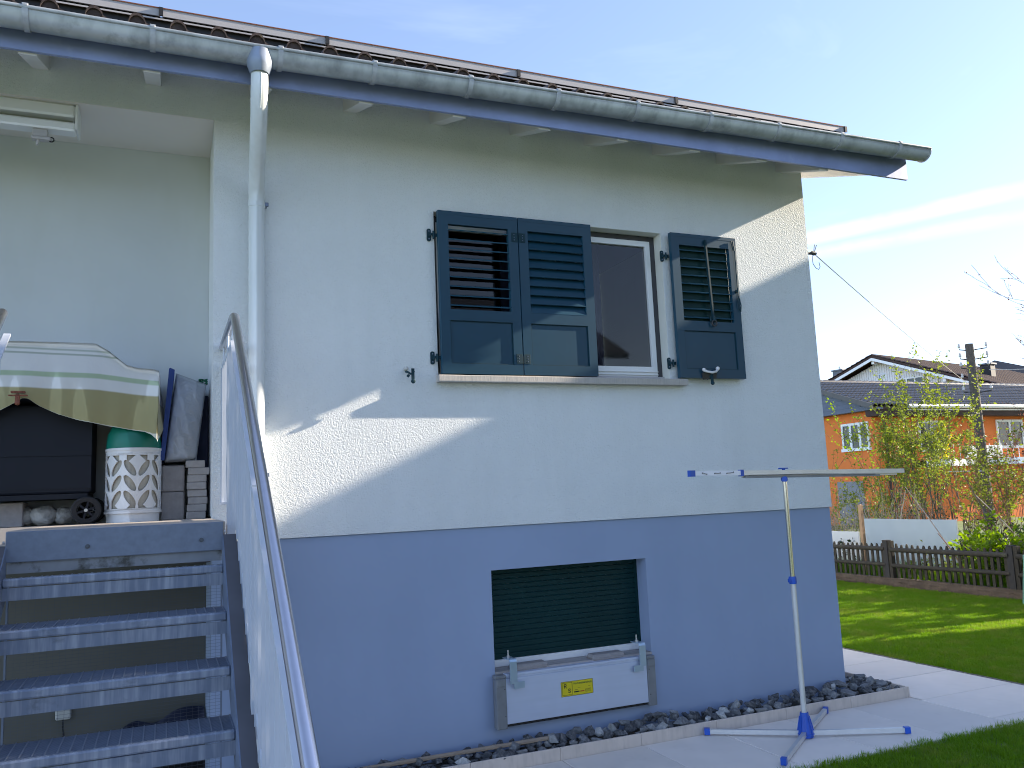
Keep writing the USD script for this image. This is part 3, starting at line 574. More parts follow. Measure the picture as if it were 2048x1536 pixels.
for z in (3.645, 1.9):
    put('pipe_collar', lathe([(.0497, -.028), (.0535, -.026), (.0535, -.004), (.0515, 0), (.0535, .004), (.0535, .022), (.0497, .024)], (PX, -.064, z), 26), 'pipe_white', dp, smooth=30)
    put('pipe_clip', [bx(PX + .048, PX + .075, -.075, -.055, z - .012, z + .012, .002), rod((PX + .066, -.06, z), (PX + .066, 0.01, z), .005)], 'galv', dp)
put('seam', tube([(PT + .004, -.6975, 4.225), (PT + .004, -.695, 4.17), (PT + .005, -.675, 4.10), (PT + .008, -.620, 4.035)], .0022, 5), 'pipe_white', dp)

# solar panels on brackets above the tiles
g0 = 'solar panels in a row above the eave'
edges = [0.357, -1.407, -2.777, -4.17, -5.195, -6.60, -8.0]
for k, (b, a) in enumerate(zip(edges[:-1], edges[1:])):
    lab = ['end solar panel nearest the free end of the eave', 'second solar panel from the free end of the eave', 'third solar panel from the free end of the eave', 'solar panel right above the bend of the downpipe',
           'solar panel left of the downpipe above the eave', 'leftmost solar panel at the picture\'s edge'][k]
    sp = thing('solar_panel', lab, 'solar panel', g0)
    put('frame', [slant(a + .008, b - .008, -.20, -.165, .432, .488), slant(a + .008, b - .008, 1.42, 1.45, .448, .485), slant(a + .008, a + .035, -.165, 1.42, .448, .485), slant(b - .035, b - .008, -.165, 1.42, .448, .485)], 'alu', sp)
    put('lip', slant(a + .008, b - .008, -.204, -.2005, .483, .490), 'rust', sp)
    put('glass', slant(a + .036, b - .036, -.164, 1.419, .472, .478), 'panel_glass', sp)
    put('support_rail', [slant(a, b, -.198, -.17, .408, .418)], 'alu', sp)
    put('rail_web', slant(a, b, -.175, -.165, .33, .431), 'black', sp)
    put('clip', slant(b - .012, b + .012, -.215, -.19, .435, .49), 'black', sp)

# ================================================================== STAIRS, landing edge, railing
sc = thing('metal_staircase', 'galvanised open riser steps climbing to the raised porch', 'staircase')
SX0, SX1 = -5.757, -4.884
put('landing_plate', [bx(SX0 - .005, SX1 + .004, -1.244, -1.234, 1.515, 1.645, .002), bx(SX0 - .004, SX1 + .003, -1.2338, -1.2328, 1.53, 1.645)], 'galv', sc)
put('landing_beam', bx(SX0, SX1, -1.228, -1.10, 1.466, 1.558), 'wet_concrete', sc)
for x_, z_ in ((-5.447, 1.566), (-4.975, 1.566)):
    put('bolt', [rod((x_, -1.249, z_), (x_, -1.244, z_), .010, n=12), rod((x_, -1.253, z_), (x_, -1.249, z_), .006, n=6)], 'wire', sc)
for k in range(8):
    zt, yf = 1.452 - .1840 * k, -1.335 - .2445 * k
    ye_ = yf + (.262 if k else .088)
    t = put('tread', [bx(SX0, SX1, yf, yf + .026, zt - .034, zt, .006), bx(SX0, SX1, yf + .010, yf + .014, zt - .090, zt - .038)], 'galv_streak', sc)
    put('grating', [bx(SX0, SX1, yf + .028 + i * .0092, yf + .0325 + i * .0092, zt - .030, zt - .002) for i in range(26 if k else 6)], 'galv', t, kind='stuff')
    put('cross_bars', [bx(SX0 + .02 + i * .0385, SX0 + .0245 + i * .0385, yf + .027, ye_, zt - .010, zt + .0004) for i in range(23)], 'galv_line', t, kind='stuff')
    put('nosing_studs', [bx(SX0 + .012 + i * .0245, SX0 + .024 + i * .0245, yf + .008, yf + .012, zt - .001, zt + .0035) for i in range(35)], 'galv_line', t, kind='stuff')
    put('side_plate', [bx(SX1 - .004, SX1, yf + .026, ye_, zt - .07, zt - .0005), bx(SX0, SX0 + .004, yf + .026, ye_, zt - .07, zt - .0005)], 'galv', t)
def nose(y): return 1.456 + .7546 * (y + 1.335)
for s, xw in ((1, SX1 + .0005), (-1, SX0 - .0005)):
    y0, y1 = -3.35, -1.236
    a, b = sorted((xw, xw + s * .005)); c, d = sorted((xw + s * .0055, xw + s * .062))
    web = hull([(x_, y_, nose(y_) + o) for x_ in (a, b) for y_ in (y0, y1) for o in (-.185, .055)])
    fl = hull([(x_, y_, nose(y_) + o) for x_ in (c, d) for y_ in (y0, y1) for o in (.047, .055)])
    fb = hull([(x_, y_, nose(y_) + o) for x_ in (c, d) for y_ in (y0, y1) for o in (-.185, -.177)])
    st = put('stringer', [web], 'galv', sc)
    put('flange', [fl, fb], 'galv_dark', st)
    for z in (1.60, 1.52, 1.44): put('bolt', rod((xw + s * .006, -1.26 - (1.6 - z) * .2, z), (xw + s * .013, -1.26 - (1.6 - z) * .2, z), .008, n=6), 'hub', st)
    for yy in (-2.6,): put('bolt', rod((xw - s * .008, yy, nose(yy)), (xw, yy, nose(yy)), .009, n=6), 'hub', st)
SLOPE = 0.679
def railing(xr, name, lab, level=True):
    r = thing(name, lab, 'railing')
    hz = lambda y: 2.705 + SLOPE * (y + .965)
    ye = -3.62
    put('handrail', tube(([(xr, -.012, 2.705), (xr, -.55, 2.705), (xr, -.90, 2.7045), (xr, -.945, 2.698), (xr, -.985, 2.688)] if level else []) + [(xr, -1.05, hz(-1.05)), (xr, -2.2, hz(-2.2)), (xr, ye, hz(ye))], .0225, 20), 'stainless', r, smooth=40)
    put('upper_rail', ([bar((xr, -.02, 2.575), (xr, -.90, 2.575), .012, .045)] if level else []) + [bar((xr, -.90, 2.575), (xr, ye, hz(ye) - .165), .030, .010)], 'rail_paint', r)
    for y_ in ((-.12, -.5, -.86) if level else ()) + (-1.5, -2.2, -2.9):
        z = 2.705 if y_ > -.95 else hz(y_); put('rail_pin', rod((xr, y_, z - .13), (xr, y_, z - .02), .006, n=8), 'rail_paint', r)
    y_ = -.055 if level else -1.12
    while y_ > ye + .1:
        top = 2.565 if y_ > -.9 else hz(y_) - .170
        bot = 1.735 if y_ > -.72 else (1.60 if y_ > -1.24 else nose(y_) + .060)
        put('baluster', bx(xr - .012, xr + .012, y_ - .004, y_ + .004, bot, top), 'rail_paint', r)
        y_ -= .122
    if level: put('lower_rail', bar((xr, -.03, 1.735), (xr, -.72, 1.735), .030, .012), 'rail_paint', r)
    put('bottom_rail', hull([(x_, q, nose(q) + o) for x_ in (xr - .006, xr + .006) for q in (-1.25, ye) for o in (.068, .108)]), 'rail_paint', r)
    if level: put('post', [bx(xr - .018, xr + .018, -.735, -.695, 1.50, 2.57), bx(xr - .02, xr + .02, -.80, -.70, 1.50, 1.62)], 'rail_paint', r)
    put('post', [bx(xr - .018, xr + .018, -2.08, -2.04, nose(-2.06) - .05, hz(-2.06) - .17)], 'rail_paint', r)
    return r
railing(-4.812, 'stair_railing', 'white balustrade with steel handrail between the steps and the house wall')
railing(-5.84, 'stair_railing', 'stair railing at the left picture edge, only its steel handrail end and white bars showing', level=False)

mesh_w = []
for k in range(36): mesh_w.append(bx(-5.755 + k * .025, -5.7541 + k * .025, -1.1509, -1.15, .02, 1.42))
for k in range(94): mesh_w.append(bx(-5.76, -4.88, -1.1532, -1.1518, .03 + k * .0148, .0308 + k * .0148))
wm = thing('wire_mesh_screen', 'fine wire mesh screen hanging behind the open steps', 'wire mesh')
put('mesh', mesh_w, 'wire', wm)
put('frame', [bx(-5.765, -5.757, -1.158, -1.146, 0, 1.43), bx(-4.884, -4.876, -1.158, -1.146, 0, 1.43)], 'galv', wm)
jb = thing('junction_box', 'square grey electrical box on the dark wall behind the steps', 'junction box')
put('lid', bx(-5.748, -5.660, .668, .699, .440, .528, .008), 'box_grey', jb)
put('screw', [rod((x_, .664, z_), (x_, .668, z_), .005, n=8) for x_ in (-5.736, -5.672) for z_ in (.452, .516)], 'hub', jb)
put('cable', tube([(-5.704, .68, .445), (-5.703, .66, .40), (-5.70, .68, .36), (-5.697, .69, .30), (-5.695, .69, .1)], .0045, 6), 'black', jb)
fb = thing('dark_blue_cover', 'dark blue folded sheet lying low behind the lower steps', 'tarpaulin')
P = np.stack(np.meshgrid(np.linspace(-5.42, -4.88, 40), np.linspace(0, 1, 16), indexing='ij'), -1)
zz = .34 + (P[..., 0] + 5.42) * .19 - .17 * P[..., 1] ** 1.5 + .02 * np.sin(P[..., 0] * 21 + P[..., 1] * 5)
put('sheet', sheet(np.stack([P[..., 0], .62 - .3 * P[..., 1] + .02 * np.sin(P[..., 0] * 33), zz], -1)), 'navy', fb, smooth=True)

# ================================================================== THINGS ON THE PORCH
aw = thing('awning_cassette', 'white folded awning under the porch ceiling with its arm and crank eye', 'awning')
put('cassette', [bx(-8.5, -5.672, .03, .20, 4.125, 4.2065, .012)], 'pvc', aw)
put('front_bar', bx(-8.5, -5.668, .015, .12, 4.030, 4.085, .01), 'pvc', aw)
put('fabric_roll', tube([(-8.5, .12, 4.105), (-5.69, .12, 4.105)], .028, 14), 'box_grey', aw, smooth=40)
put('end_plate', bx(-5.671, -5.655, .02, .20, 4.045, 4.2062, .006), 'pvc', aw)
put('wall_bracket', [bx(-5.90, -5.82, .04, .10, 3.985, 4.032, .004), bx(-5.905, -5.80, .035, .09, 3.965, 3.982, .004), rod((-5.87, .06, 3.966), (-5.875, .055, 3.93), .010, .006)], 'alu', aw)
put('crank_eye', tube([(-5.80 + .014 * math.cos(t), .06, 3.975 + .014 * math.sin(t)) for t in np.linspace(0, 6.28, 12)], .004, 6), 'black', aw)

gr = thing('barbecue_grill', 'dark cabinet barbecue on wheels hidden under the striped cloth', 'barbecue')
put('cabinet', [bx(-6.95, -5.545, .16, .56, 1.835, 2.36, .01), bx(-6.95, -5.545, .156, .1595, 1.86, 2.05), bx(-6.95, -5.545, .156, .1595, 2.055, 2.34)], 'grill', gr)
put('lid', [tube([(-6.9, .36, 2.50), (-5.55, .36, 2.50)], .20, 24)], 'grill', gr, smooth=40)
put('side_shelf', bx(-5.54, -5.22, .14, .56, 2.46, 2.50, .01), 'grill', gr)
put('bottom_frame', [bx(-6.95, -5.56, .15, .19, 1.800, 1.830), bx(-6.95, -5.56, .52, .56, 1.800, 1.830), bx(-5.60, -5.56, .16, .56, 1.80, 1.83)], 'grill', gr)
for y_ in (.12, .56):
    w = put('wheel', lathe([(.050, -.022), (.074, -.022), (.080, -.015), (.080, .015), (.074, .022), (.050, .022)], (0, 0, 0), 36).apply_transform(trimesh.transformations.rotation_matrix(math.pi / 2, (1, 0, 0))).apply_translation((-5.562, y_, 1.7295)), 'rubber', gr, smooth=35)
    sp_ = [bar((-5.562, y_ - .012, 1.7295), (-5.562 + .055 * math.cos(t), y_ - .012, 1.7295 + .055 * math.sin(t)), .012, .012, (0, 1, 0)) for t in np.arange(6) * math.pi / 3 + .3]
    put('spokes', sp_, 'grill', w)
    put('hub', rod((-5.562, y_ - .03, 1.7295), (-5.562, y_ - .015, 1.7295), .010, n=12), 'hub', w)
put('axle', rod((-5.562, .1, 1.7295), (-5.562, .58, 1.7295), .007), 'grill', gr)
bg = thing('bundled_bags', 'crumpled pale bags stuffed under the barbecue beside its wheel', 'bags')
for (a, b, c, rx, rz) in ((-5.80, .30, 1.71, .075, .058), (-5.70, .32, 1.705, .06, .052), (-5.90, .33, 1.71, .06, .055)):
    m = trimesh.creation.icosphere(3, 1.0); v = m.vertices; v = v * (1 + .35 * (meshkit.fbm(v * 2.2 + 5 * a, 3) - .5))[:, None]
    m.vertices = v * [rx, .06, rz] + [a, b, c]; put('bag', m, 'bag', bg, smooth=True)
pk = thing('long_concrete_kerb', 'low grey block lying under the barbecue at the left edge', 'concrete block')
put('block', bx(-6.5, -5.905, .24, .44, 1.65, 1.79, .004), 'concrete', pk)

# the striped cloth over the grill
def top_z(x):
    return np.interp(x, [-7.0, -6.03, -5.75, -5.53, -5.46, -5.36, -5.30, -5.20, -5.185], [2.715, 2.722, 2.724, 2.722, 2.68, 2.595, 2.578, 2.570, 2.562])
def hem_z(x):
    return np.interp(x, [-7.0, -6.3, -6.03, -5.96, -5.90, -5.87, -5.82, -5.72, -5.60, -5.45, -5.25, -5.215, -5.17], [2.22, 2.23, 2.305, 2.345, 2.385, 2.383, 2.345, 2.295, 2.255, 2.222, 2.185, 2.165, 2.115])
def base_hem(x): return np.interp(x, [-7, -6.0, -5.5, -5.17], [2.20, 2.205, 2.19, 2.150])
xs_ = np.linspace(-7.0, -5.178, 150); P, UV = [], []
for x_ in xs_:
    tz, hz_ = float(top_z(x_)), float(hem_z(x_)); row, uv = [], []
    for s in np.linspace(0, 1, 14):                          # back to the front edge across the top
        y_ = .60 - s * .535; z_ = tz + (.010 * math.sin(9 * s + x_ * 6)) * (1 - s) - .02 * (1 - s) ** 2
        row.append((x_, y_, z_)); uv.append((x_, min(.99, (tz - base_hem(x_)) + (1 - s) * .47)))
    for s in np.linspace(0, 1, 30)[1:]:                      # down the front
        z_ = tz - s * (tz - hz_)
        pin = math.exp(-((x_ + 5.917) / .07) ** 2)
        fold = (.010 * math.sin(x_ * 17 + 1.5 * s) + .007 * math.sin(x_ * 41 + 3)) * s * (1 - .5 * pin)
        sag = .022 * math.exp(-((x_ + 5.62) / .10) ** 2) * math.sin(3 * s)
        y_ = .096 - .035 * math.sin(min(s * 1.6, 1.57)) - fold - .125 * s * max(0, (x_ + 5.250) / .072) ** 1.6 - sag - pin * .02 * s
        row.append((x_, y_, z_)); uv.append((x_, max(0.001, z_ - base_hem(x_) - (.0 if pin < .05 else 0))))
    P.append(row); UV.append(uv)
P, UV = np.array(P), np.array(UV)
for i in range(len(UV)): UV[i, -1, 1] = .004; UV[i, -2, 1] = min(UV[i, -2, 1], .02) if hem_z(xs_[i]) < base_hem(xs_[i]) + .02 else UV[i, -2, 1]
# the right end: the cloth turns the corner and hangs with a pointed fold
sideP, sideUV = [], []
for k, q in enumerate(np.linspace(0, 1, 16)):
    row, uv = [], []
    for s in np.linspace(0, 1, 43):
        zt_, zb = 2.562 - .01 * q, 2.115 + .030 * math.sin(q * 3.1) + q * .22
        x_ = -5.178 + .022 * math.sin(q * 2.2) * (.3 + s) + .010 * math.sin(s * 6 + q * 5) * s
        row.append((x_, .096 - .035 * math.sin(min(s * 1.6, 1.57)) * (1 - q) + q * .45 - .125 * s * (1 - q) ** 5 - .012 * s * (1 - q), zt_ - s * (zt_ - zb))); uv.append((-5.178, max(.003, zt_ - s * (zt_ - zb) - 2.150 + (.03 * math.sin(q * 3.1)))))
    sideP.append(row); sideUV.append(uv)
sideP, sideUV = np.array(sideP), np.array(sideUV)
m1, m2 = sheet(P), sheet(sideP)
cm = trimesh.util.concatenate([m1, m2]); cuv = np.vstack([UV.reshape(-1, 2), sideUV.reshape(-1, 2)])
put('striped_cloth', (np.array(cm.vertices), np.array(cm.faces)), 'cloth', smooth=True, uv=cuv, label='white and olive striped cloth draped over the barbecue', cat='cloth')
cl = thing('rusty_clamp', 'small rusty clamp gripping the hem of the striped cloth', 'clamp')
put('jaw', [bx(-5.952, -5.880, -.015, .013, 2.408, 2.420, .002), bx(-5.965, -5.868, -.012, .010, 2.392, 2.399, .002)], 'rust', cl)
put('handle', [bx(-5.930, -5.906, -.012, .008, 2.350, 2.404, .005), trimesh.creation.icosphere(2, .014).apply_translation((-5.918, -.002, 2.352))], 'rust', cl)

# gas bottle with a leaf lattice jacket
CX, CY, CR = -5.314, .235, .158
gb = thing('gas_bottle', 'white lattice gas bottle with green dome beside the barbecue', 'gas bottle', loc=(CX, CY, 1.648))
Wc, H0, H1 = 2 * math.pi * CR, .062, .435
shape = sbox(0, H0, Wc, H1)
holes = []
nb = 6
for k in range(nb):
    xc_ = (k + .5) * Wc / nb
    for sgn in (-1, 1):
        for zc_ in (.130, .222, .313):
            e = affinity.rotate(affinity.scale(Point(0, 0).buffer(1, 20), .0215, .056), sgn * 34)
            holes.append(affinity.translate(e, xc_ + sgn * .0415, zc_ + .010))
        holes.append(Polygon([(xc_ + sgn * .022, .400), (xc_ + sgn * .072, .400), (xc_ + sgn * .022, .352)]))
        holes.append(Polygon([(xc_ + sgn * .075, .082), (xc_ + sgn * .025, .082), (xc_ + sgn * .075, .128)]))
shape = shape.difference(unary_union(holes))
jk = trimesh.creation.extrude_polygon(shape, .007, engine='earcut')
v_, f_ = trimesh.remesh.subdivide_to_size(jk.vertices, jk.faces, .025)
ang = -v_[:, 0] / CR + math.pi * .5 + .16; rr = CR - .007 + v_[:, 2]
put('lattice_jacket', trimesh.Trimesh(np.stack([rr * np.cos(ang), rr * np.sin(ang), v_[:, 1]], 1), f_[:, ::-1], process=False), 'canister_white', gb)
put('base_ring', lathe([(.140, 0), (.148, 0), (.150, .05), (.161, .052), (.162, .066), (.150, .070), (.140, .066)], (0, 0, 0), 48), 'canister_white', gb, smooth=30)
put('rim', lathe([(.148, .430), (.162, .430), (.162, .444), (.148, .448)], (0, 0, 0), 48), 'canister_white', gb, smooth=30)
put('cylinder', lathe([(0, .03), (.135, .03), (.144, .06), (.144, .43), (.144, .45)], (0, 0, 0), 40), 'canister_inner', gb, smooth=40)
put('dome', lathe([(.144, .440), (.156, .445), (.157, .47), (.150, .53), (.132, .575), (.10, .60), (.06, .612), (0, .614)], (0, 0, 0), 40), 'canister_green', gb, smooth=40)
put('valve', [rod((0, 0, .60), (0, 0, .66), .018, n=12), rod((0, 0, .645), (.05, 0, .645), .010)], 'hub', gb)

# cushions, blocks and pavers in the corner
cb = thing('blue_cushion', 'thin blue cushion leaning upright beside the wrapped bundle', 'cushion')
put('pad', hull([(-5.165, .20, 2.02), (-5.140, .20, 2.02), (-5.120, .20, 2.60), (-5.086, .20, 2.592), (-5.165, .56, 2.02), (-5.140, .56, 2.02), (-5.120, .56, 2.60), (-5.086, .56, 2.592), (-5.112, .2, 2.604), (-5.112, .56, 2.604)]), 'cushion_blue', cb)
wb = thing('wrapped_bundle', 'grey bundle wrapped in shiny clear plastic standing on the blocks', 'bundle')
q0 = np.array([[-5.142, 2.010], [-4.950, 2.020], [-4.893, 2.515], [-5.078, 2.585]])
n = 26; P = []
for i in range(n):
    s = i / (n - 1); row = []
    for j in range(n):
        t = j / (n - 1)
        p = (1 - t) * ((1 - s) * q0[0] + s * q0[1]) + t * ((1 - s) * q0[3] + s * q0[2])
        bul = (s * (1 - s) * t * (1 - t) * 16) ** .35
        wr = .018 * (meshkit.fbm(np.array([p[0] * 22, 3.1, p[1] * 9 + p[0] * 14]), 3) - .5) * 2
        row.append((p[0], .30 - .07 * bul - wr * bul, p[1]))
    P.append(row)
P = np.array(P); Pb = P.copy(); Pb[..., 1] = .72 - Pb[..., 1] * .4
wm_ = trimesh.util.concatenate([sheet(P), sheet(Pb, True)]); 
rim_ = []
edge = [P[0], P[:, -1], P[-1][::-1], P[:, 0][::-1]]; edgeb = [Pb[0], Pb[:, -1], Pb[-1][::-1], Pb[:, 0][::-1]]
for e_, f_e in zip(edge, edgeb): rim_.append(sheet(np.stack([e_, f_e], 1)))
wm_ = trimesh.util.concatenate([wm_] + rim_); wm_.merge_vertices()
put('plastic_wrap', wm_, 'film', wb, smooth=60)
put('filling', hull([(a, y_, b) for (a, b) in q0 * .94 + q0.mean(0) * .06 for y_ in (.315, .52)]), 'navy', wb)
tw = thing('green_twine', 'tangle of green twine on top of the wrapped bundle', 'twine')
put('strands', [tube(np.array([-4.912, .34, 2.535]) + np.stack([.026 * np.sin(t * a + b), .03 * np.cos(t * c), .016 * np.sin(t * d + a)], 1), .0035, 5) for a, b, c, d in ((1, 0, 1.3, 2), (1.7, 1, .8, 1.1), (1.2, 2, 2.1, .7), (2.2, .5, 1.1, 1.6)) for t in [np.linspace(0, 6.3, 30)]], 'twine', tw)
db = thing('dark_board', 'dark navy board standing behind the paver stack by the porch corner', 'board')
put('board', bx(-4.958, -4.872, .46, .50, 1.65, 2.46, .006), 'navy', db)
gq = 'concrete blocks in the porch corner'
for z0, z1, lab in ((1.648, 1.822, 'lower of the two grey concrete blocks beside the gas bottle'), (1.826, 1.990, 'upper of the two grey concrete blocks beside the gas bottle')):
    t = thing('concrete_block', lab, 'concrete block', gq)
    put('block', bx(-5.156 + (z0 > 1.7) * .002, -5.020, .30, .52, z0, z1, .006), 'concrete', t)
names = ['bottom', 'second', 'third', 'fourth', 'fifth', 'sixth', 'seventh', 'top']
for k in range(8):
    t = thing('paver', f'{names[k]} paver of the stack in the porch corner' if k in (0, 7) else f'{names[k]} paver from the bottom of the porch corner stack', 'paver', 'pavers stacked in the porch corner')
    dx = [0, .004, .010, .006, .002, .004, .008, -.006][k]
    put('slab', bx(-5.008 + dx, -4.893 + dx + (.012 if k == 6 else 0), .26 + rng.uniform(-.01, .01), .48, 1.648 + k * .0465, 1.648 + k * .0465 + .0445, .004), 'concrete_light', t)

# ================================================================== FLOOD BARRIER before the basement window
fl = thing('flood_barrier', 'silver flood barrier board clamped before the basement window with a yellow sticker', 'flood barrier')
put('board', [bx(-3.004, -1.905, -.045, -.004, .196, .488, .002), bx(-3.004, -1.905, -.047, .012, .502, .519, .003), bx(-3.0, -1.909, -.040, -.006, .489, .501)], 'flood_alu', fl)
put('seal', bx(-3.000, -1.909, -.034, -.004, .178, .195), 'black', fl)
for a, b, s in ((-3.078, -3.006, -1), (-1.903, -1.838, 1)):
    p = put('side_post', [bx(a, b, -.052, .010, .170, .492, .003)], 'flood_post', fl)
    put('cap', [bx(a + .004, b - .002, -.058, .008, .444, .494, .003), bx(a - .002, b + .002, -.05, .012, .4945, .515, .003)], 'flood_post', p)
    for z in (.425, .25): put('screw', rod((b - .012 if s < 0 else a + .012, -.0545, z), (b - .012 if s < 0 else a + .012, -.052, z), .0035, n=8), 'iron', p)
def clamp(xc_, sgn):
    w = .026
    c = put('clamp', [bx(xc_ - w, xc_ + w, -.068, -.062, .455, .598), hull([(xc_ + a, y_, z_) for a in (-w, w) for y_, z_ in ((-.068, .598), (-.062, .598), (-.060, .612), (-.052, .618), (-.052, .612), (-.0615, .604))]),
                     bx(xc_ - w - .012, xc_ + w - .004, -.052, .03, .612, .618), hull([(xc_ + sgn * a, y_, z_) for a in (.0, .078) for y_ in (-.0685, -.0625) for z_ in (.422, .465)])], 'zinc_plated', fl)
    put('bolt', [rod((xc_ - .012, -.01, .618), (xc_ - .012, -.01, .668), .006, n=10), rod((xc_ - .012, -.01, .619), (xc_ - .012, -.01, .632), .012, n=6)], 'hub', c)
clamp(-2.955, 1); clamp(-1.945, -1)
sk = put('sticker', bx(-2.598, -2.350, -.0462, -.0452, .318, .417), 'yellow', fl, label='small yellow sticker with a green printed frame')
def txt(s, h, x, z, m, bold=False, width=None, y=-.0466):
    t = meshkit.text_mesh(s, h, .0003, bold); v = t.vertices.copy()
    if width: v[:, 0] *= width / v[:, 0].max()
    t.vertices = np.stack([x + v[:, 0], y - v[:, 2], z + v[:, 1]], 1); t.invert()
    put('lettering', t, m, sk)
txt('R', .027, -2.579, .374, 'ink', True, .024); txt('S', .027, -2.547, .341, 'ink', True, .023)
txt('Hochwasserschutz', .0125, -2.502, .392, 'ink_green', True, .142)
put('print_frame', [bx(-2.597, -2.351, -.0466, -.0463, z - .0012, z + .0012) for z in (.3195, .4155)] + [bx(x_ - .0012, x_ + .0012, -.0466, -.0463, .3185, .4165) for x_ in (-2.5965, -2.3515)] +
    [bx(-2.589, -2.512, -.0466, -.0463, z - .0012, z + .0012) for z in (.3275, .4085)] + [bx(x_ - .0012, x_ + .0012, -.0466, -.0463, .3275, .4085) for x_ in (-2.588, -2.513)], 'ink', sk)
put('small_print', [bx(-2.470, -2.450, -.0466, -.0463, .366, .3675), bx(-2.388, -2.372, -.0466, -.0463, .368, .370), bx(-2.494, -2.470, -.0466, -.0463, .353, .3555), bx(-2.500, -2.458, -.0466, -.0463, .338, .346),
    bx(-2.412, -2.410, -.0466, -.0463, .334, .352)] + [bx(-2.410, -2.366, -.0466, -.0463, z, z + .0016) for z in (.334, .3405, .347, .3525)], 'ink', sk)
put('red_print', bx(-2.452, -2.420, -.0466, -.0463, .338, .345), 'ink_red', sk)
def cobble(a, b, y0, y1, z0, z1, seed):
    m = bx(a, b, y0, y1, z0, z1, .016); m = m.subdivide().subdivide(); v = m.vertices
    v += (meshkit.fbm(v * 40 + seed, 3)[:, None] - .5) * .006 * np.sign(v - v.mean(0)); m.vertices = v; return m
put('paver_weight', cobble(-2.932, -2.664, -.012, .10, .5195, .560, 1), 'concrete', smooth=30, label='grey paving stone lying on the left end of the flood barrier', cat='paving stone', group='paving stones weighing down the flood barrier')
put('paver_weight', cobble(-2.322, -2.052, -.012, .10, .5195, .560, 4), 'concrete', smooth=30, label='grey paving stone lying near the right clamp of the flood barrier', cat='paving stone', group='paving stones weighing down the flood barrier')

bs = put('broomstick', tube([(-4.02, -.105, .088), (-3.3, -.125, .093), (-2.735, -.147, .099)], .0135, 12), 'broom_wood', smooth=40, label='long wooden broomstick lying on the dark stones under the flood barrier', cat='stick')

# ================================================================== CLOTHES DRYER
cd = thing('clothes_dryer', 'folded rotary clothes dryer on crossed legs with blue fittings', 'clothes dryer')
c0 = np.array([-1.103, -.727, 0.0])
put('lower_pole', tube([c0 + [0, 0, .10], c0 + [.001, 0, 1.05]], .0185, 18), 'alu_dull', cd, smooth=40)
put('upper_pole', tube([c0 + [.001, 0, 1.05], c0 + [.003, 0, 1.75]], .0155, 18), 'chrome', cd, smooth=40)
put('collar', [lathe([(.0165, -.025), (.026, -.025), (.027, -.01), (.027, .012), (.024, .024), (.0165, .024)], c0 + [0, 0, 1.045], 20), bx(c0[0] - .034, c0[0] - .018, -.74, -.714, 1.03, 1.055, .003)], 'blue_plastic', cd, smooth=30)
put('base_hub', [lathe([(.021, .165), (.027, .165), (.034, .12), (.044, .07), (.052, .032), (.056, .030), (.056, .024), (.050, .022), (.050, .006), (.021, .004)], c0, 24)] +
    [bar(c0 + [.03 * math.cos(t), .03 * math.sin(t), .14], c0 + [.054 * math.cos(t), .054 * math.sin(t), .03], .006, .01) for t in np.arange(8) * math.pi / 4 + .2], 'blue_plastic', cd, smooth=25)
for ex, ey in ((-1.618, -.350), (-.497, -1.000), (-.580, -.352), (-1.600, -1.092)):
    d = np.array([ex, ey, 0]) - c0; d /= np.linalg.norm(d)
    e = np.array([ex, ey, .026])
    lg = put('leg', bar(c0 + d * .035 + [0, 0, .032], e, .026, .030), 'alu_dull', cd)
    put('leg_cap', bar(e - d * .004, e + d * .034, .034, .042), 'blue_plastic', lg)
L0, R0 = np.array([-1.862, -.727, 1.803]), np.array([.038, -.727, 1.770])
K = np.array([-1.470, -.727, 1.796])
put('arm', bar(K, R0, .026, .032), 'alu_dull', cd)
put('arm', bar(K + [.03, .034, -.024], R0 + [-.04, .034, -.020], .022, .020), 'alu_dull', cd)
put('arm', bar(K + [.03, -.004, -.030], R0 + [-.25, -.004, -.026], .018, .014), 'flood_post', cd)
put('short_arm', bar(L0, K, .026, .032), 'arm_white', cd)
put('arm_cap', bar(L0 - [.036, 0, -.0006], L0 + [.004, 0, 0], .034, .042), 'blue_plastic', cd)
put('arm_joint', bar(K - [.012, 0, 0], K + [.012, 0, 0], .034, .044), 'blue_plastic', cd)
put('tension_knob', [trimesh.creation.icosphere(2, .024).apply_translation((-1.100, -.727, 1.742)), rod((-1.118, -.75, 1.742), (-1.082, -.704, 1.742), .019)], 'blue_plastic', cd, smooth=30)
put('top_cap', [bx(-1.135, -1.070, -.745, -.709, 1.814, 1.822, .003), rod((-1.10, -.727, 1.805), (-1.10, -.727, 1.816), .012)], 'blue_plastic', cd)
for a, b, dz in ((-1.80, -1.765, -.004), (-1.70, -1.655, .001), (-1.60, -1.545, .003)):
    put('line_cord', [tube([(a, -.744, 1.802 - dz), ((a + b) / 2, -.746, 1.799), (b, -.744, 1.799 + dz)], .0022, 5)] + [trimesh.creation.icosphere(1, .0045).apply_translation((q, -.742, 1.800 + w)) for q, w in ((a, -dz), (b, dz))], 'cord', cd)
put('line_cord', [tube([K + [.05, -.018, -.018], K + [.6, -.020, -.024], R0 + [-.3, -.018, -.018]], .002, 5)], 'cord', cd)

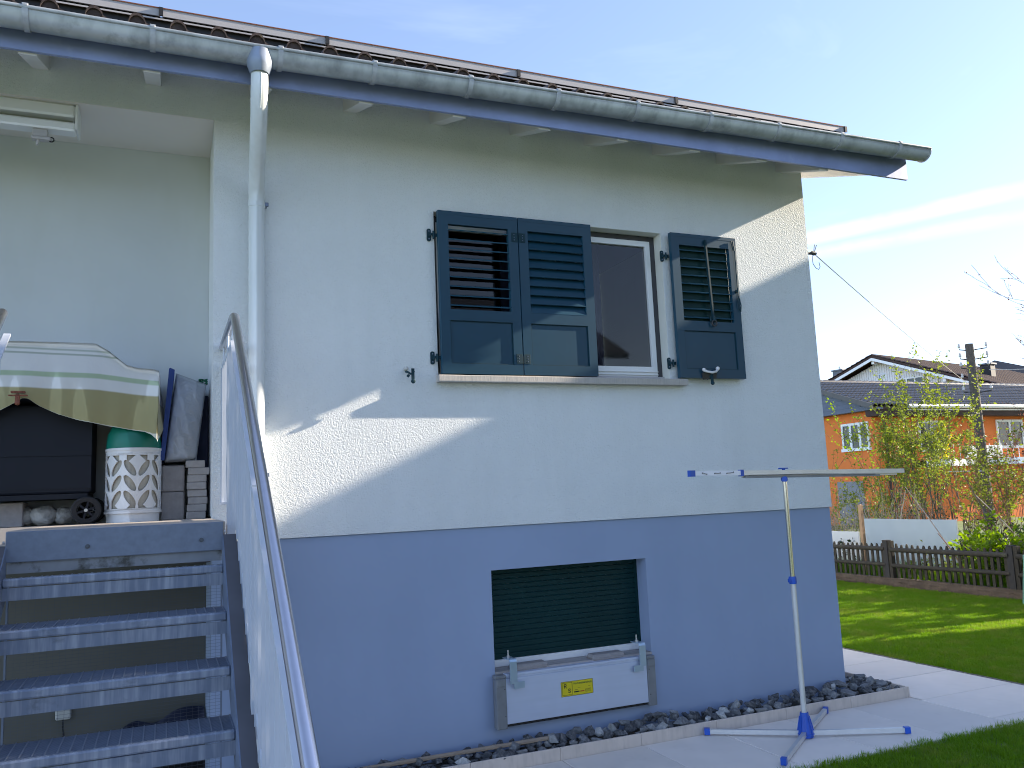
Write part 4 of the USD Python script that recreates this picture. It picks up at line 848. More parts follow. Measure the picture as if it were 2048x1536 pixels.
# ================================================================== FENCE
fc = thing('picket_fence', 'low dark picket fence on a mossy kerb across the lawn', 'fence')
FX = 5.75
posts = [-1.7, .50, 2.70, 4.87, 7.06, 9.25]
for y_ in posts:
    p = put('post', [bx(FX - .045, FX + .035, y_ - .075, y_ - .012, -.05, .72, .004)], 'fence', fc)
    put('post_plate', [bx(FX - .055, FX + .045, y_ - .010, y_ + .085, .02, .722, .004), bx(FX - .058, FX + .048, y_ - .014, y_ + .09, .7225, .729)], 'fence_post', p)
for a, b in zip(posts[:-1], posts[1:]):
    for z, r in ((.585, .036), (.335, .030)):
        m = tube([(FX - .035, a + .06, z + .006), (FX - .035, (a + b) / 2, z), (FX - .035, b - .06, z - .008)], r, 12); v = m.vertices; v[:, 0] = np.where(v[:, 0] > FX - .030, FX - .030, v[:, 0])
        v += (meshkit.fbm(v * 18, 3)[:, None] - .5) * .010; m.vertices = v
        put('rail', m, 'fence', fc, smooth=40)
    nP = 20
    for k in range(nP):
        yc_ = a + .13 + (b - a - .19) * k / (nP - 1) + rng.uniform(-.006, .006); h = .676 + rng.uniform(-.012, .010); w = .0225
        pr = Polygon([(yc_ - w, .135 + rng.uniform(-.01, .02)), (yc_ + w, .14), (yc_ + w, h - .045), (yc_ + w * .55, h - .012), (yc_, h), (yc_ - w * .55, h - .012), (yc_ - w, h - .045)])
        m = ext_yz(pr, FX - .026, FX - .006); m.apply_translation((rng.uniform(-.002, .003), 0, 0))
        put('picket', m, 'fence', fc)
fbm_ = bx(FX - .075, FX + .06, -3, 11, -.05, .128, .01)
P = np.array([[(FX - .085 + .03 * (meshkit.fbm(np.array([y_ * 7, z * 20, 1.0]), 3) - .5) + (.012 if z > .1 else 0), y_, z + .012 * (meshkit.fbm(np.array([y_ * 5, z * 9, 4.0]), 3) - .5)) for z in np.linspace(-.05, .135, 8)] for y_ in np.linspace(-3, 11, 300)])
put('base_kerb', [fbm_, sheet(P, True)], 'fence_base', fc)

nb_ = thing('green_cover', 'pale green fabric cover standing at the end of the fence by the right edge', 'cover', loc=(5.46, 2.16, -.02))
P = []
for i, z in enumerate(np.linspace(0, .66, 14)):
    P.append([((.235 - .10 * z) * math.cos(t) * (1 + .05 * math.sin(5 * t)), (.235 - .10 * z) * math.sin(t) * (1 + .05 * math.sin(7 * t + z * 4)), z) for t in np.linspace(0, 2 * math.pi, 40)])
P.append([(0.05 * math.cos(t), .05 * math.sin(t), .68) for t in np.linspace(0, 2 * math.pi, 40)])
put('fabric', sheet(np.array(P), True), 'net_green', nb_, smooth=True)
b1 = put('garden_board', bx(6.98, 7.01, 4.58, 6.62, .02, .995, .003), 'board_blue', label='long pale blue board standing upright behind the picket fence', cat='board')
m = stage.GetPrimAtPath(b1.GetPath())
put('garden_board', bx(6.90, 6.93, 6.64, 7.60, .02, .755, .003), 'board_white', label='short white board beside the house corner behind the picket fence', cat='board')
put('wooden_stake', hull([(6.42 + a, 6.06 + b, z) for a in (-.03, .03) for b in (-.03, .03) for z in (0.0, 1.27)] + [(6.42, 6.06, 1.29)]), 'stake', label='pale wooden stake rising above the picket fence before the blue board', cat='stake')
hi = thing('line_post', 'thin horizontal white rod among the shrubs before the utility pole', 'rod')
put('rod', rod((9.0, 6.28, 1.812), (9.0, 5.10, 1.772), .008, n=8), 'far_zinc', hi)
for y_, z_ in ((5.12, 1.772), (6.26, 1.81)): put('leg', rod((9.0, y_, z_), (9.0, y_, 0), .006, n=6), 'bark', hi)

# ================================================================== PLANTS
def grow(base, d, length, r, depth, g, spread=.55, up_=.15, taper=.72, wob=.12, kids=(2, 4), minr=.0025, segs=None, tips=None):
    if segs is None: segs, tips = [], []
    n = max(3, int(length / .18)); p = np.array(base, float); d = np.array(d, float) / np.linalg.norm(d); pts, rr = [p.copy()], [r]
    for i in range(n):
        d = d + g.normal(size=3) * wob; d[2] += up_ * .25; d /= np.linalg.norm(d)
        p = p + d * length / n; pts.append(p.copy()); rr.append(r * (1 - (1 - taper * .55) * (i + 1) / n))
    segs.append((np.array(pts), np.maximum(rr, minr)))
    tips.append((np.array(pts), depth))
    if depth > 0:
        for _ in range(g.integers(*kids)):
            t = g.uniform(.30, 1.0); i = min(int(t * n), n); q = pts[i]; dd = pts[i] - pts[i - 1] if i else d
            dd = dd / np.linalg.norm(dd) + g.normal(size=3) * spread; dd[2] += up_
            grow(q, dd, length * g.uniform(.45, .75), rr[i] * .62, depth - 1, g, spread, up_, taper, wob, kids, minr, segs, tips)
    return segs, tips
def wood(segs, n=5):
    return trimesh.util.concatenate([tube(p, r, n, caps=False) for p, r in segs])
def leaves(pts, size, g, jitter=.05, droop=.2, elong=1.6, fold=.25):
    """Small folded leaves of two triangles pairs each, one at every point."""
    n = len(pts); a = g.normal(size=(n, 3)); a[:, 2] = a[:, 2] * .6 + .35; a /= np.linalg.norm(a, axis=1, keepdims=True)
    b = np.cross(a, g.normal(size=(n, 3))); b /= np.linalg.norm(b, axis=1, keepdims=True); c = np.cross(a, b)
    s = size * g.uniform(.6, 1.25, size=(n, 1)); p = pts + g.normal(size=(n, 3)) * jitter
    v = np.stack([p, p + a * s * elong * .5 + b * s * .5 + c * s * fold, p + a * s * elong, p + a * s * elong * .5 - b * s * .5 + c * s * fold], 1).reshape(-1, 3)
    i = np.arange(n) * 4; f = np.vstack([np.stack([i, i + 1, i + 2], 1), np.stack([i, i + 2, i + 3], 1)])
    return trimesh.Trimesh(v, f, process=False)
def along(tips, per_m, g, mindepth=0, start=.15):
    out = []
    for p, dpt in tips:
        if dpt > mindepth: continue
        L = np.linalg.norm(np.diff(p, axis=0), axis=1).sum(); k = max(2, int(L * per_m)); t = g.uniform(start, 1, k) * (len(p) - 1); i = np.minimum(t.astype(int), len(p) - 2)
        out.append(p[i] + (p[i + 1] - p[i]) * (t - i)[:, None])
    return np.vstack(out)
def shrub(name, label, cat, base, stems, height, lean, leafm, per_m, size, seed, bark='bark', depth=2, spread=.45, r=.016, up_=.25, radius=.25, group=None, mind=1, kids=(2, 5), cluster=1):
    g = np.random.default_rng(seed); S, Tp = [], []
    for k in range(stems):
        a = g.uniform(0, 6.28); b = np.array(base) + [radius * g.uniform(0, 1) * math.cos(a), radius * g.uniform(0, 1) * math.sin(a), 0]
        s, t = grow(b, [lean * math.cos(a) * g.uniform(.2, 1), lean * math.sin(a) * g.uniform(.2, 1), 1], height * g.uniform(.55, .8), r * g.uniform(.6, 1.2), depth, g, spread, up_, wob=.09, kids=kids)
        S += s; Tp += t
    t = thing(name, label, cat, group, loc=None)
    put('stems', wood(S, 5), bark, t)
    if per_m:
        pts = along(Tp, per_m, g, mind)
        if cluster > 1: pts = np.repeat(pts, cluster, 0)
        put('foliage', leaves(pts, size, g, .03), leafm, t)
    return t
shrub('young_fruit_tree', 'tall loose shrub with fresh green leaves before the orange house and left of the pole', 'shrub', (10.3, 8.35, -.05), 6, 3.5, .20, 'leaf', 22, .048, 3, depth=3, r=.024, radius=.35, spread=.38, kids=(3, 5), mind=1)
shrub('leafy_shrub', 'leafy shrub close to the corner of the house, covering the orange wall\'s window', 'shrub', (9.6, 9.1, -.05), 10, 2.2, .40, 'leaf', 22, .042, 5, depth=2, r=.014, radius=.9, spread=.5, kids=(3, 6), mind=1)
shrub('slender_sapling', 'slender sapling with small pale leaves reaching up before the white house', 'sapling', (11.2, 9.8, -.05), 3, 3.9, .16, 'leaf_bright', 17, .046, 8, depth=2, r=.016, radius=.25, spread=.33, mind=1)
shrub('leafy_shrub', 'green shrub right of the slender sapling in front of the balcony', 'shrub', (9.9, 7.15, -.05), 6, 2.7, .32, 'leaf', 19, .044, 9, depth=3, r=.020, radius=.35, spread=.42, mind=1)
shrub('leafy_shrub', 'green and brown shrub at the right picture edge beside the utility pole', 'shrub', (8.6, 5.0, -.05), 10, 2.4, .36, 'leaf', 17, .040, 12, depth=3, r=.012, radius=.55, spread=.42, bark='bark_red', kids=(2, 5), mind=1)
shrub('red_twigged_bush', 'reddish budding bush at the right edge below the dark roof', 'bush', (14.0, 7.3, -.05), 8, 3.6, .34, 'leaf_red', 11, .04, 15, bark='bark_red', depth=3, r=.022, radius=.6, spread=.45, mind=1)
shrub('twig_thicket', 'thicket of bare brown twigs behind the garden boards', 'thicket', (8.4, 7.7, -.05), 70, 1.5, .55, 'leaf', 3.0, .035, 17, bark='bark_pale', depth=2, r=.008, radius=1.0, spread=.35, kids=(1, 4), mind=0)
shrub('twig_thicket', 'thicket of bare dark twigs under the green shrub before the orange wall', 'thicket', (9.0, 6.3, -.05), 60, 1.5, .6, 'leaf_dark', 8.0, .035, 19, bark='bark', depth=2, r=.008, radius=1.1, spread=.4, kids=(1, 4), mind=0)
shrub('low_ivy_scrub', 'dark low scrub at the foot of the shrubs behind the blue board', 'scrub', (8.6, 6.6, -.05), 50, .75, 1.0, 'leaf_dark', 36, .05, 21, bark='bark', depth=1, r=.006, radius=1.9, spread=.6, mind=1)
shrub('low_ivy_scrub', 'dark scrub filling the ground behind the bright green shrub', 'scrub', (8.9, 4.0, -.05), 46, 1.0, .8, 'leaf_dark', 34, .05, 22, bark='bark', depth=1, r=.006, radius=1.6, spread=.6, mind=1)
shrub('bright_shrub', 'bright yellow green shrub rising behind the fence left of its right post', 'shrub', (6.75, 3.55, -.05), 24, .98, .6, 'leaf_bright', 46, .058, 25, depth=2, r=.007, radius=.42, spread=.5, mind=1, kids=(2, 4))
shrub('bright_shrub', 'bright green shrub at the right picture edge above the fence post', 'shrub', (7.0, 2.75, -.05), 16, 1.05, .5, 'leaf_bright', 40, .055, 27, depth=2, r=.007, radius=.35, spread=.5, mind=1)
shrub('small_weed', 'little leafy weed peeping over the pickets before the blue board', 'weed', (6.4, 4.75, -.05), 8, .62, .5, 'leaf', 40, .035, 29, depth=1, r=.004, radius=.18, mind=1)
shrub('small_weed', 'thin weed with bare curling twigs before the right end of the blue board', 'weed', (6.5, 4.25, -.05), 9, .72, .7, 'leaf', 16, .035, 30, bark='bark_pale', depth=1, r=.004, radius=.18, mind=1)
def canes(label, pts, bark, seed):
    g = np.random.default_rng(seed); c = thing('leaning_cane', label, 'cane', 'long canes leaning behind the fence')
    a, b = map(np.array, pts); n = 8; q = np.array([a + (b - a) * t + [0, 0, .05 * math.sin(3.1 * t)] for t in np.linspace(0, 1, n)])
    put('stem', tube(q, np.linspace(.013, .006, n), 6), bark, c)
canes('longest pale cane leaning left over the bright shrub', ((6.5, 4.05, .1), (7.0, 5.55, 1.56)), 'bark_pale', 1)
canes('greenish cane leaning left between the bright shrubs', ((6.7, 3.35, .1), (7.1, 4.45, 1.75)), 'bark', 2)
canes('short reddish cane forking at the end of the blue board', ((6.4, 3.95, .1), (6.5, 4.55, .80)), 'bark_red', 3)
canes('pale cane leaning behind the two bright shrubs', ((6.9, 3.0, .2), (7.2, 4.35, 1.40)), 'bark_pale', 4)
canes('upright brown cane at the right edge of the picture', ((7.1, 2.95, .1), (7.4, 3.35, 2.2)), 'bark_pale', 5)
canes('whitish cane standing among the twigs above the blue board', ((7.3, 6.2, .3), (7.5, 6.0, 1.50)), 'bark_pale', 6)

g = np.random.default_rng(41)
BT = (17.6, 9.0)
S, Tp = grow((BT[0], BT[1], -.1), (.0, .0, 1), 6.0, .15, 0, g, wob=.02)
for k in range(20):
    h = g.uniform(3.6, 6.0); a = g.uniform(0, 6.28)
    s_, t_ = grow((BT[0], BT[1], h), (math.cos(a), math.sin(a), g.uniform(.05, .8)), g.uniform(1.5, 2.6) * (1.25 - .09 * h), .018, 2, g, .40, .10, wob=.12, kids=(2, 4), minr=.005)
    S += s_; Tp += t_
bt = thing('bare_tree', 'almost bare tree with tiny buds standing against the white sky at the right edge', 'tree')
put('trunk', wood(S[:1], 8), 'bark', bt); put('branches', wood(S[1:], 4), 'bark', bt); put('buds', leaves(along(Tp[1:], 5, g, 1), .04, g, .02, elong=1.1), 'leaf_red', bt, kind='stuff')
shrub('forsythia', 'yellow flowering bush on the balcony before the orange wall', 'bush', (23.0, 18.02, 2.40), 9, 1.25, .10, 'leaf_yellow', 60, .075, 51, depth=1, r=.012, radius=.12, spread=.22, mind=1)

# tall grass behind the fence, and the mown lawns
def blades(n, area, h, w, g, bend=.5):
    p = np.stack([g.uniform(-area / 2, area / 2, n), g.uniform(-area / 2, area / 2, n), np.zeros(n)], 1); th = g.uniform(0, 6.28, n)
    d = np.stack([np.cos(th), np.sin(th), np.zeros(n)], 1); s = np.stack([-np.sin(th), np.cos(th), np.zeros(n)], 1); hh = h * g.uniform(.55, 1.15, (n, 1)); ww = w * g.uniform(.7, 1.2, (n, 1)); bd = bend * g.uniform(.2, 1, (n, 1))
    z = np.array([0, 0, 1.0]); v = np.stack([p - s * ww / 2, p + s * ww / 2, p + z * hh * .55 + d * hh * bd * .25 - s * ww * .4, p + z * hh * .55 + d * hh * bd * .25 + s * ww * .4, p + z * hh * (1 - .25 * bd) + d * hh * bd], 1).reshape(-1, 3)
    i = np.arange(n) * 5; f = np.vstack([np.stack([i, i + 1, i + 3], 1), np.stack([i, i + 3, i + 2], 1), np.stack([i + 2, i + 3, i + 4], 1)])
    return trimesh.Trimesh(v, f, process=False)
def scatter(name, spots, protos, m, scale, seed):
    g = np.random.default_rng(seed)
    pi = UsdGeom.PointInstancer.Define(stage, numbered('/World', name)); pth = str(pi.GetPath())
    for k, pm in enumerate(protos): put('tuft', pm, m, pth)
    pi.CreatePrototypesRel().SetTargets([Sdf.Path(pth + '/tuft' + (f'_{k:03d}' if k else '')) for k in range(len(protos))])
    n = len(spots); a = g.uniform(0, 6.28, n) / 2
    pi.CreatePositionsAttr(Vt.Vec3fArray.FromNumpy(spots.astype(np.float32)))
    pi.CreateProtoIndicesAttr(Vt.IntArray.FromNumpy(g.integers(0, len(protos), n).astype(np.int32)))
    pi.CreateOrientationsAttr(Vt.QuathArray([Gf.Quath(float(math.cos(t)), 0.0, 0.0, float(math.sin(t))) for t in a]))
    sc_ = g.uniform(scale[0], scale[1], n)
    pi.CreateScalesAttr(Vt.Vec3fArray.FromNumpy(np.stack([np.ones(n), np.ones(n), sc_], 1).astype(np.float32)))
    return tag(pi.GetPrim(), kind='stuff')
def grid(x0, x1, y0, y1, step, g, z=-.014):
    X, Y = np.meshgrid(np.arange(x0 + step / 2, x1, step), np.arange(y0 + step / 2, y1, step), indexing='ij'); p = np.stack([X.ravel(), Y.ravel(), np.full(X.size, z)], 1); p[:, :2] += g.uniform(-.3, .3, (len(p), 2)) * step; return p
g = np.random.default_rng(61)
tufts = [blades(190, .13, .044, .0030, g, .75) for _ in range(5)]
sp1 = grid(1.385, 5.64, -2.6, 9.5, .09, g)
sc1 = tag(scatter('lawn_grass', sp1, tufts, 'blade', (.75, 1.25), 1), 'mown green grass of the back lawn before the picket fence', 'grass')
sp2 = grid(-3.3, 1.40, -3.0, -1.215, .09, g)
tag(scatter('lawn_grass', sp2, tufts, 'blade', (.75, 1.25), 2), 'dark mown grass of the front lawn along the paving, lower right corner', 'grass')
sp3 = None and np.concatenate([np.stack([np.full(60, 1.40), np.linspace(-2.5, 9, 60), np.full(60, -.014)], 1), np.stack([np.linspace(-3.6, 1.38, 60), np.full(60, -1.24), np.full(60, -.014)], 1)])
tall = [blades(60, .22, .36, .008, g, .6) for _ in range(4)]
sp4 = grid(5.92, 7.6, 1.6, 8.0, .16, g, -.05)
tag(scatter('wild_grass', sp4, tall, 'blade_wild', (.55, 1.15), 4), 'tall bright wild grass growing behind the picket fence', 'grass')

# ================================================================== FAR HOUSES
def far_window(parent, x, y, z0, z1, width, axis, panes, out, name='window'):
    """axis 'x': window lies along x facing -y; 'y': lies along y facing -x."""
    def B(a, b, d0, d1, u, v): return bx(a, b, y + d0, y + d1, u, v) if axis == 'x' else bx(x + d0, x + d1, a, b, u, v)
    a0 = (x if axis == 'x' else y); a1 = a0 + width
    fr = [B(a0, a0 + .09, -.05, .04, z0, z1), B(a1 - .09, a1, -.05, .04, z0, z1), B(a0 + .09, a1 - .09, -.05, .04, z1 - .09, z1), B(a0 - .05, a1 + .05, -.09, .04, z0 - .06, z0 + .055)]
    for k in range(1, panes): c = a0 + width * k / panes; fr.append(B(c - .055, c + .055, -.05, .04, z0 + .055, z1 - .09))
    w = put(name, fr, 'white_metal', parent)
    for k in range(panes): put('pane', B(a0 + width * k / panes + .05, a0 + width * (k + 1) / panes - .05, -.015, .0, z0 + .05, z1 - .085), 'far_glass', w)
    put('curtain', B(a0 + .1, a1 - .1, .02, .03, z0 + .06, z1 - .1), 'curtain', w)
    return w
def tiled_slope(o, ex, es, L, S, du, ds, amp, parent, m, name='roof_tiles'):
    """A tiled roof plane: o corner, ex along the eave, es up the slope; waves along ex and lapped rows up the slope, joined as one part."""
    n = np.cross(ex, es); n /= np.linalg.norm(n)
    if n[2] < 0: n = -n
    rows = []
    for r in range(int(S / ds)):
        u = np.arange(0, L, du / 6); w = amp * np.abs(np.sin(np.pi * u / du)) ** .7
        P = np.stack([o + np.outer(u, ex) + es * (r * ds) + np.outer(w + .05, n), o + np.outer(u, ex) + es * (r * ds + ds * 1.06) + np.outer(w * .9 + .012, n)], 1)
        rows.append(sheet(P)); P0 = P[:, 0] - n * .05; rows.append(sheet(np.stack([P0, P[:, 0]], 1)))
    mm = trimesh.util.concatenate(rows)
    return put(name, mm, m, parent, kind='stuff')

oh = thing('orange_house', 'orange house with slate clad gable, tiled roof and curved white balcony', 'house')
OX, OY, EY, EZ, RDY, RDZ = 20.0, 18.5, 17.92, 4.50, 22.0, 5.93
PR = (RDZ - EZ) / (RDY - EY)
put('wall', bx(OX, 38, OY, 25.5, -.1, 4.40), 'orange', oh)
put('soffit', bx(OX - .30, 38, EY + .06, OY + .02, 4.12, 4.44), 'brown_wood', oh)
gab = Polygon([(EY - .02, 4.36), (25.9, 4.36), (25.9, EZ + .0), (RDY, RDZ - .08), (EY - .02, EZ - .06)])
put('gable', ext_yz(gab, OX - .36, OX - .02), 'slate', oh)
for k in range(9):
    z = 4.37 + k * .165; w0 = EY - .02 + max(0, (z + .165 - EZ + .06) / PR); put('slate_course', bx(OX - .372 - .004 * (k % 2), OX - .3605, w0, RDY, z, z + .160), 'slate', oh)
roof1 = put('roof', [hull([(x_, y_, z_ - d) for x_ in (OX - .5, 38) for y_, z_ in ((EY, EZ - .04), (RDY, RDZ - .06)) for d in (0, .09)]), hull([(x_, y_, z_ - d) for x_ in (OX - .5, 38) for y_, z_ in ((26.1, EZ - .04), (RDY, RDZ - .06)) for d in (0, .09)])], 'brown_wood', oh)
es = np.array([0, RDY - EY, RDZ - EZ]); SL = np.linalg.norm(es); es /= SL
tiled_slope(np.array([OX - .55, EY - .05, EZ - .02]), np.array([1.0, 0, 0]), es, 18.4, SL + .1, .21, .36, .085, roof1, 'far_tile')
put('ridge_tiles', [tube([(OX - .6 + k * .38, RDY, RDZ + .02), (OX - .2 + k * .38, RDY, RDZ + .045)], [.115, .13], 10) for k in range(48)], 'far_tile', roof1)
put('verge', hull([(x_, y_, z_) for x_ in (OX - .62, OX - .55) for y_, z_ in ((EY - .05, EZ - .14), (EY - .05, EZ + .06), (RDY, RDZ - .12), (RDY, RDZ + .06))]), 'far_tile', roof1)
put('gutter', [tube([(OX + 1.2, EY - .09, EZ - .03), (38, EY - .09, EZ - .03)], .085, 10), bx(OX + 1.2, 38, EY + .0, EY + .03, 4.32, EZ)], 'far_zinc', oh)
far_window(oh, OX - .005, 18.69, 2.92, 3.97, 1.40, 'y', 3, 1)
far_window(oh, 22.35, OY, 2.78, 3.96, 1.40, 'x', 2, 1); far_window(oh, 26.8, OY, 2.84, 3.98, 1.60, 'x', 2, 1)
put('garage_door', bx(OX - .02, OX - .002, 19.25, 20.6, -.05, 1.68), 'grey_door', oh)
put('downpipe', tube([(20.55, EY, 4.42), (20.55, EY + .1, 4.2), (20.55, OY - .06, 3.9), (20.55, OY - .06, 0)], .05, 8), 'brown_wood', oh)
u = np.linspace(21.9, 31, 70); yb = OY - .62 - .26 * np.sin((u - 21.9) * 1.5)
Pb = []
for q in range(70): Pb.append([(u[q], yb[q], 2.12), (u[q], yb[q], 2.38), (u[q], yb[q] + .12, 2.38), (u[q], OY, 2.36), (u[q], OY, 2.12), (u[q], yb[q], 2.12)])
bal = put('balcony', sheet(np.array(Pb)), 'white_metal', oh)
put('railing_panel', bx(24.05, 26.2, OY - .62, OY - .59, 2.42, 2.90), 'white_metal', bal)
for x_ in np.arange(22.2, 29, .34): put('railing_bar', rod((x_, OY - .52, 2.38), (x_, OY - .52, 2.98), .016, n=6), 'white_metal', bal)

wh = thing('white_gable_house', 'white boarded gable house with brown tiled roof behind the orange house', 'house')
RX, RY, RZ = 41.54, 38.38, 10.44                             # ridge end, seen on the gable
ea = np.array([.974, .225, 0.0]); eb = np.array([.225, -.974, 0.0])
def wp(a, b, z): return np.array([RX, RY, 0]) + ea * a + eb * b + np.array([0, 0, z])
B0, B1 = -8.3, 8.75
Z0, Z1 = RZ + B0 * .375, RZ - B1 * .392
prof = [(B0, Z0), (0, RZ), (B1, Z1)]
def slab(pr, a0, a1, dz0, dz1):
    return hull([wp(a, b, z + d) for a in (a0, a1) for b, z in pr for d in (dz0, dz1)])
put('wall', hull([wp(a, b, z) for a in (.75, 20) for b, z in ((B0 + 1.2, -.1), (B0 + 1.2, Z0 + .2), (0, RZ - .32), (B1 - 1.3, Z1 + .25), (B1 - 1.3, -.1))]), 'pink_wall', wh)
b = B0 + 1.25
while b < B1 - 1.45:
    top = (np.interp(b + .06, [B0, 0, B1], [Z0, RZ, Z1]) - .34)
    put('siding_board', hull([wp(a, q, z) for a in (.69, .745) for q in (b + .012, b + .165) for z in (7.0 if b < 5.9 else 7.45, top)]), 'siding', wh); b += .177
rf = put('roof', [slab(prof[:2], -.1, 20, -.06, .12), slab(prof[1:], -.1, 20, -.06, .12)], 'brown_wood', wh)
es = wp(0, 0, RZ) - wp(0, B1 + .1, Z1); SL = np.linalg.norm(es); es /= SL
tiled_slope(wp(-.2, B1 + .1, Z1 + .12), ea, es, 20.2, SL + .05, .27, .38, .085, rf, 'far_tile_brown')
es = wp(0, 0, RZ) - wp(0, B0, Z0); SL = np.linalg.norm(es); es /= SL
tiled_slope(wp(-.2, B0, Z0 + .12), ea, es, 20.2, SL + .05, .30, .42, .085, rf, 'far_tile_brown', 'back_tiles')
put('verge_board', [slab(prof[:2], -.18, -.12, -.28, -.08), slab(prof[1:], -.18, -.12, -.28, -.08)], 'white_metal', rf)
for b_ in (0, 4.9, 7.6): put('purlin', hull([wp(a, b_ + q, RZ - b_ * .392 + d) for a in (-.05, .69) for q in (-.10, .10) for d in (-.52, -.29)]), 'white_metal', rf)
def gable_win(b0, b1, z0, z1, n):
    fr = [hull([wp(a, q, z) for a in (.62, .68) for q in (b0, b1) for z in (z1 - .09, z1)]), hull([wp(a, q, z) for a in (.62, .68) for q in (b0, b1) for z in (z0, z0 + .07)])]
    for j in range(n + 1):
        c = b0 + (b1 - b0) * j / n; fr.append(hull([wp(a, q, z) for a in (.62, .68) for q in (c - .05, c + .05) for z in (z0 + .07, z1 - .09)]))
    w = put('window', fr, 'white_metal', wh); put('pane', hull([wp(a, q, z) for a in (.65, .66) for q in (b0 + .03, b1 - .03) for z in (z0 + .04, z1 - .05)]), 'far_glass', w)
gable_win(1.35, 3.15, 7.75, 8.68, 3); gable_win(4.62, 6.30, 7.05, 8.02, 2); gable_win(-3.2, -1.2, 7.6, 8.62, 2)
put('chimney', [hull([wp(a, q, z) for a in (.9, 1.5) for q in (-3.85, -3.05) for z in (8.6, 9.98)]), hull([wp(a, q, z) for a in (.82, 1.58) for q in (-3.92, -2.98) for z in (9.98, 10.08)])], 'chimney', rf)
put('chimney_pot', rod(wp(1.2, -3.4, 10.08), wp(1.2, -3.4, 10.32), .09), 'far_zinc', rf)
put('chimney', hull([wp(a, q, z) for a in (5.6, 6.3) for q in (4.7, 5.4) for z in (8.2, 9.42)]), 'black', rf); put('chimney_cap', hull([wp(a, q, z) for a in (5.5, 6.4) for q in (4.6, 5.5) for z in (9.43, 9.53)]), 'chimney', rf)

dh = thing('dark_roofed_house', 'house with a dark roof at the right edge, behind the brown tiled roof', 'house')
dA, dB = np.array([68.0, 44.5, 0.]), np.array([90.0, 55.0, 0.]); dn = np.array([.32, -.95, 0])
put('wall', hull([q_ - dn * w_ + [0, 0, z] for q_ in (dA, dB) for w_ in (-2, 9) for z in (-.1, 10.0)]), 'pink_wall', dh)
put('roof', hull([dA + dn * 3.2 + [0, 0, 9.9], dB + dn * 3.2 + [0, 0, 10.9], dA - dn * 3.5 + [0, 0, 12.4], dB - dn * 3.5 + [0, 0, 13.6], dA - dn * 10 + [0, 0, 9.9], dB - dn * 10 + [0, 0, 10.9]]), 'dark_roof', dh)
put('gutter', rod(dA + dn * 3.3 + [0, 0, 9.95], dB + dn * 3.3 + [0, 0, 10.95], .14, n=8), 'far_zinc', dh)

# ================================================================== UTILITY POLE, wires, lamp
up_ = thing('utility_pole', 'wooden utility pole with white insulators before the orange house', 'utility pole')
U0 = np.array([13.86, 9.28, 0.0])
put('pole', tube([U0 + [0, 0, -.1], U0 + [0, 0, 2.5], U0 + [0, 0, 5.06]], [.130, .120, .098], 16), 'pole_wood', up_, smooth=40)
ev = np.array([.79, -.61, 0])                                # across the view from the porch
for k, dz in enumerate((4.90, 4.66, 4.42, 4.12, 3.80)):
    for s, L in ((1, .30), (-1, .15)):
        if k == 3 and s > 0: continue
        a = U0 + [0, 0, dz] + ev * s * .09; e = a + ev * s * L + [0, 0, .03]
        arm = put('insulator_arm', [rod(a, e, .014, n=6), rod(e, e + [0, 0, .05], .010, n=6)], 'iron', up_)
        put('insulator', lathe([(0, .16), (.022, .155), (.030, .13), (.022, .11), (.036, .09), (.036, .06), (.022, .05), (0, .045)], e, 10), 'porcelain', arm, smooth=40)
put('cable_strip', bar(U0 + ev * .11 + [0, 0, .3], U0 + ev * .098 + [0, 0, 4.0], .03, .02, (0, 1, 0)), 'porcelain', up_)
wa = thing('wire_anchor', 'dark wire anchor with a loop sticking out at the house corner', 'wire anchor')
put('bracket', [rod((-.02, .05, 3.70), (.135, .05, 3.708), .014, .012), rod((.085, .05, 3.712), (.118, .05, 3.705), .018)], 'iron', wa)
put('prongs', [rod((.108, .05, 3.71), (.128, .05, 3.79), .0035, n=5), rod((.115, .05, 3.71), (.150, .05, 3.787), .0035, n=5)], 'iron', wa)
put('loop', tube([(.098, .05, 3.69), (.088, .05, 3.655), (.092, .05, 3.61), (.120, .05, 3.575), (.150, .05, 3.565), (.168, .05, 3.59), (.160, .05, 3.63)], .0028, 6), 'iron', wa)
def wire(name, lab, a, b, sag, r, m='iron'):
    a, b = np.array(a), np.array(b); t = np.linspace(0, 1, 24)[:, None]; p = a + (b - a) * t; p[:, 2] -= (4 * sag * t * (1 - t))[:, 0]
    put(name, tube(p, r, 5), m, label=lab, cat='wire')
wire('overhead_wire', 'thin wire running from the house corner towards the utility pole', (.12, .05, 3.70), U0 + ev * -.10 + np.array([0, 0, 4.02]), .05, .005, 'far_zinc')
wire('overhead_wire', 'upper pale wire leaving the pole to the right over the brown roof', U0 + ev * .39 + np.array([0, 0, 4.36]), (24.0, 4.0, 4.9), .25, .008, 'porcelain')
wire('overhead_wire', 'lower pale wire leaving the pole to the right above the orange house roof', U0 + ev * .39 + np.array([0, 0, 3.98]), (24.0, 4.0, 4.3), .25, .008, 'porcelain')
ls = thing('street_lamp', 'small street lamp standing before the white gable', 'street lamp')
LP = np.array([28.7, 26.0, 0.])
put('post', tube([LP + [0, 0, 0], LP + [0, 0, 7.04]], [.06, .035], 8), 'galv', ls)
put('head', hull([LP + ev * a + np.array([0, 0, 7.04 + z]) for a, z in ((-.06, 0), (-.06, .07), (.10, .10), (.30, .09), (.32, .03), (.1, .0))] + [LP + ev * a + np.array([.1, .12, 7.04 + z]) for a, z in ((-.06, 0), (.30, .09), (.30, .03))]), 'far_zinc', ls)

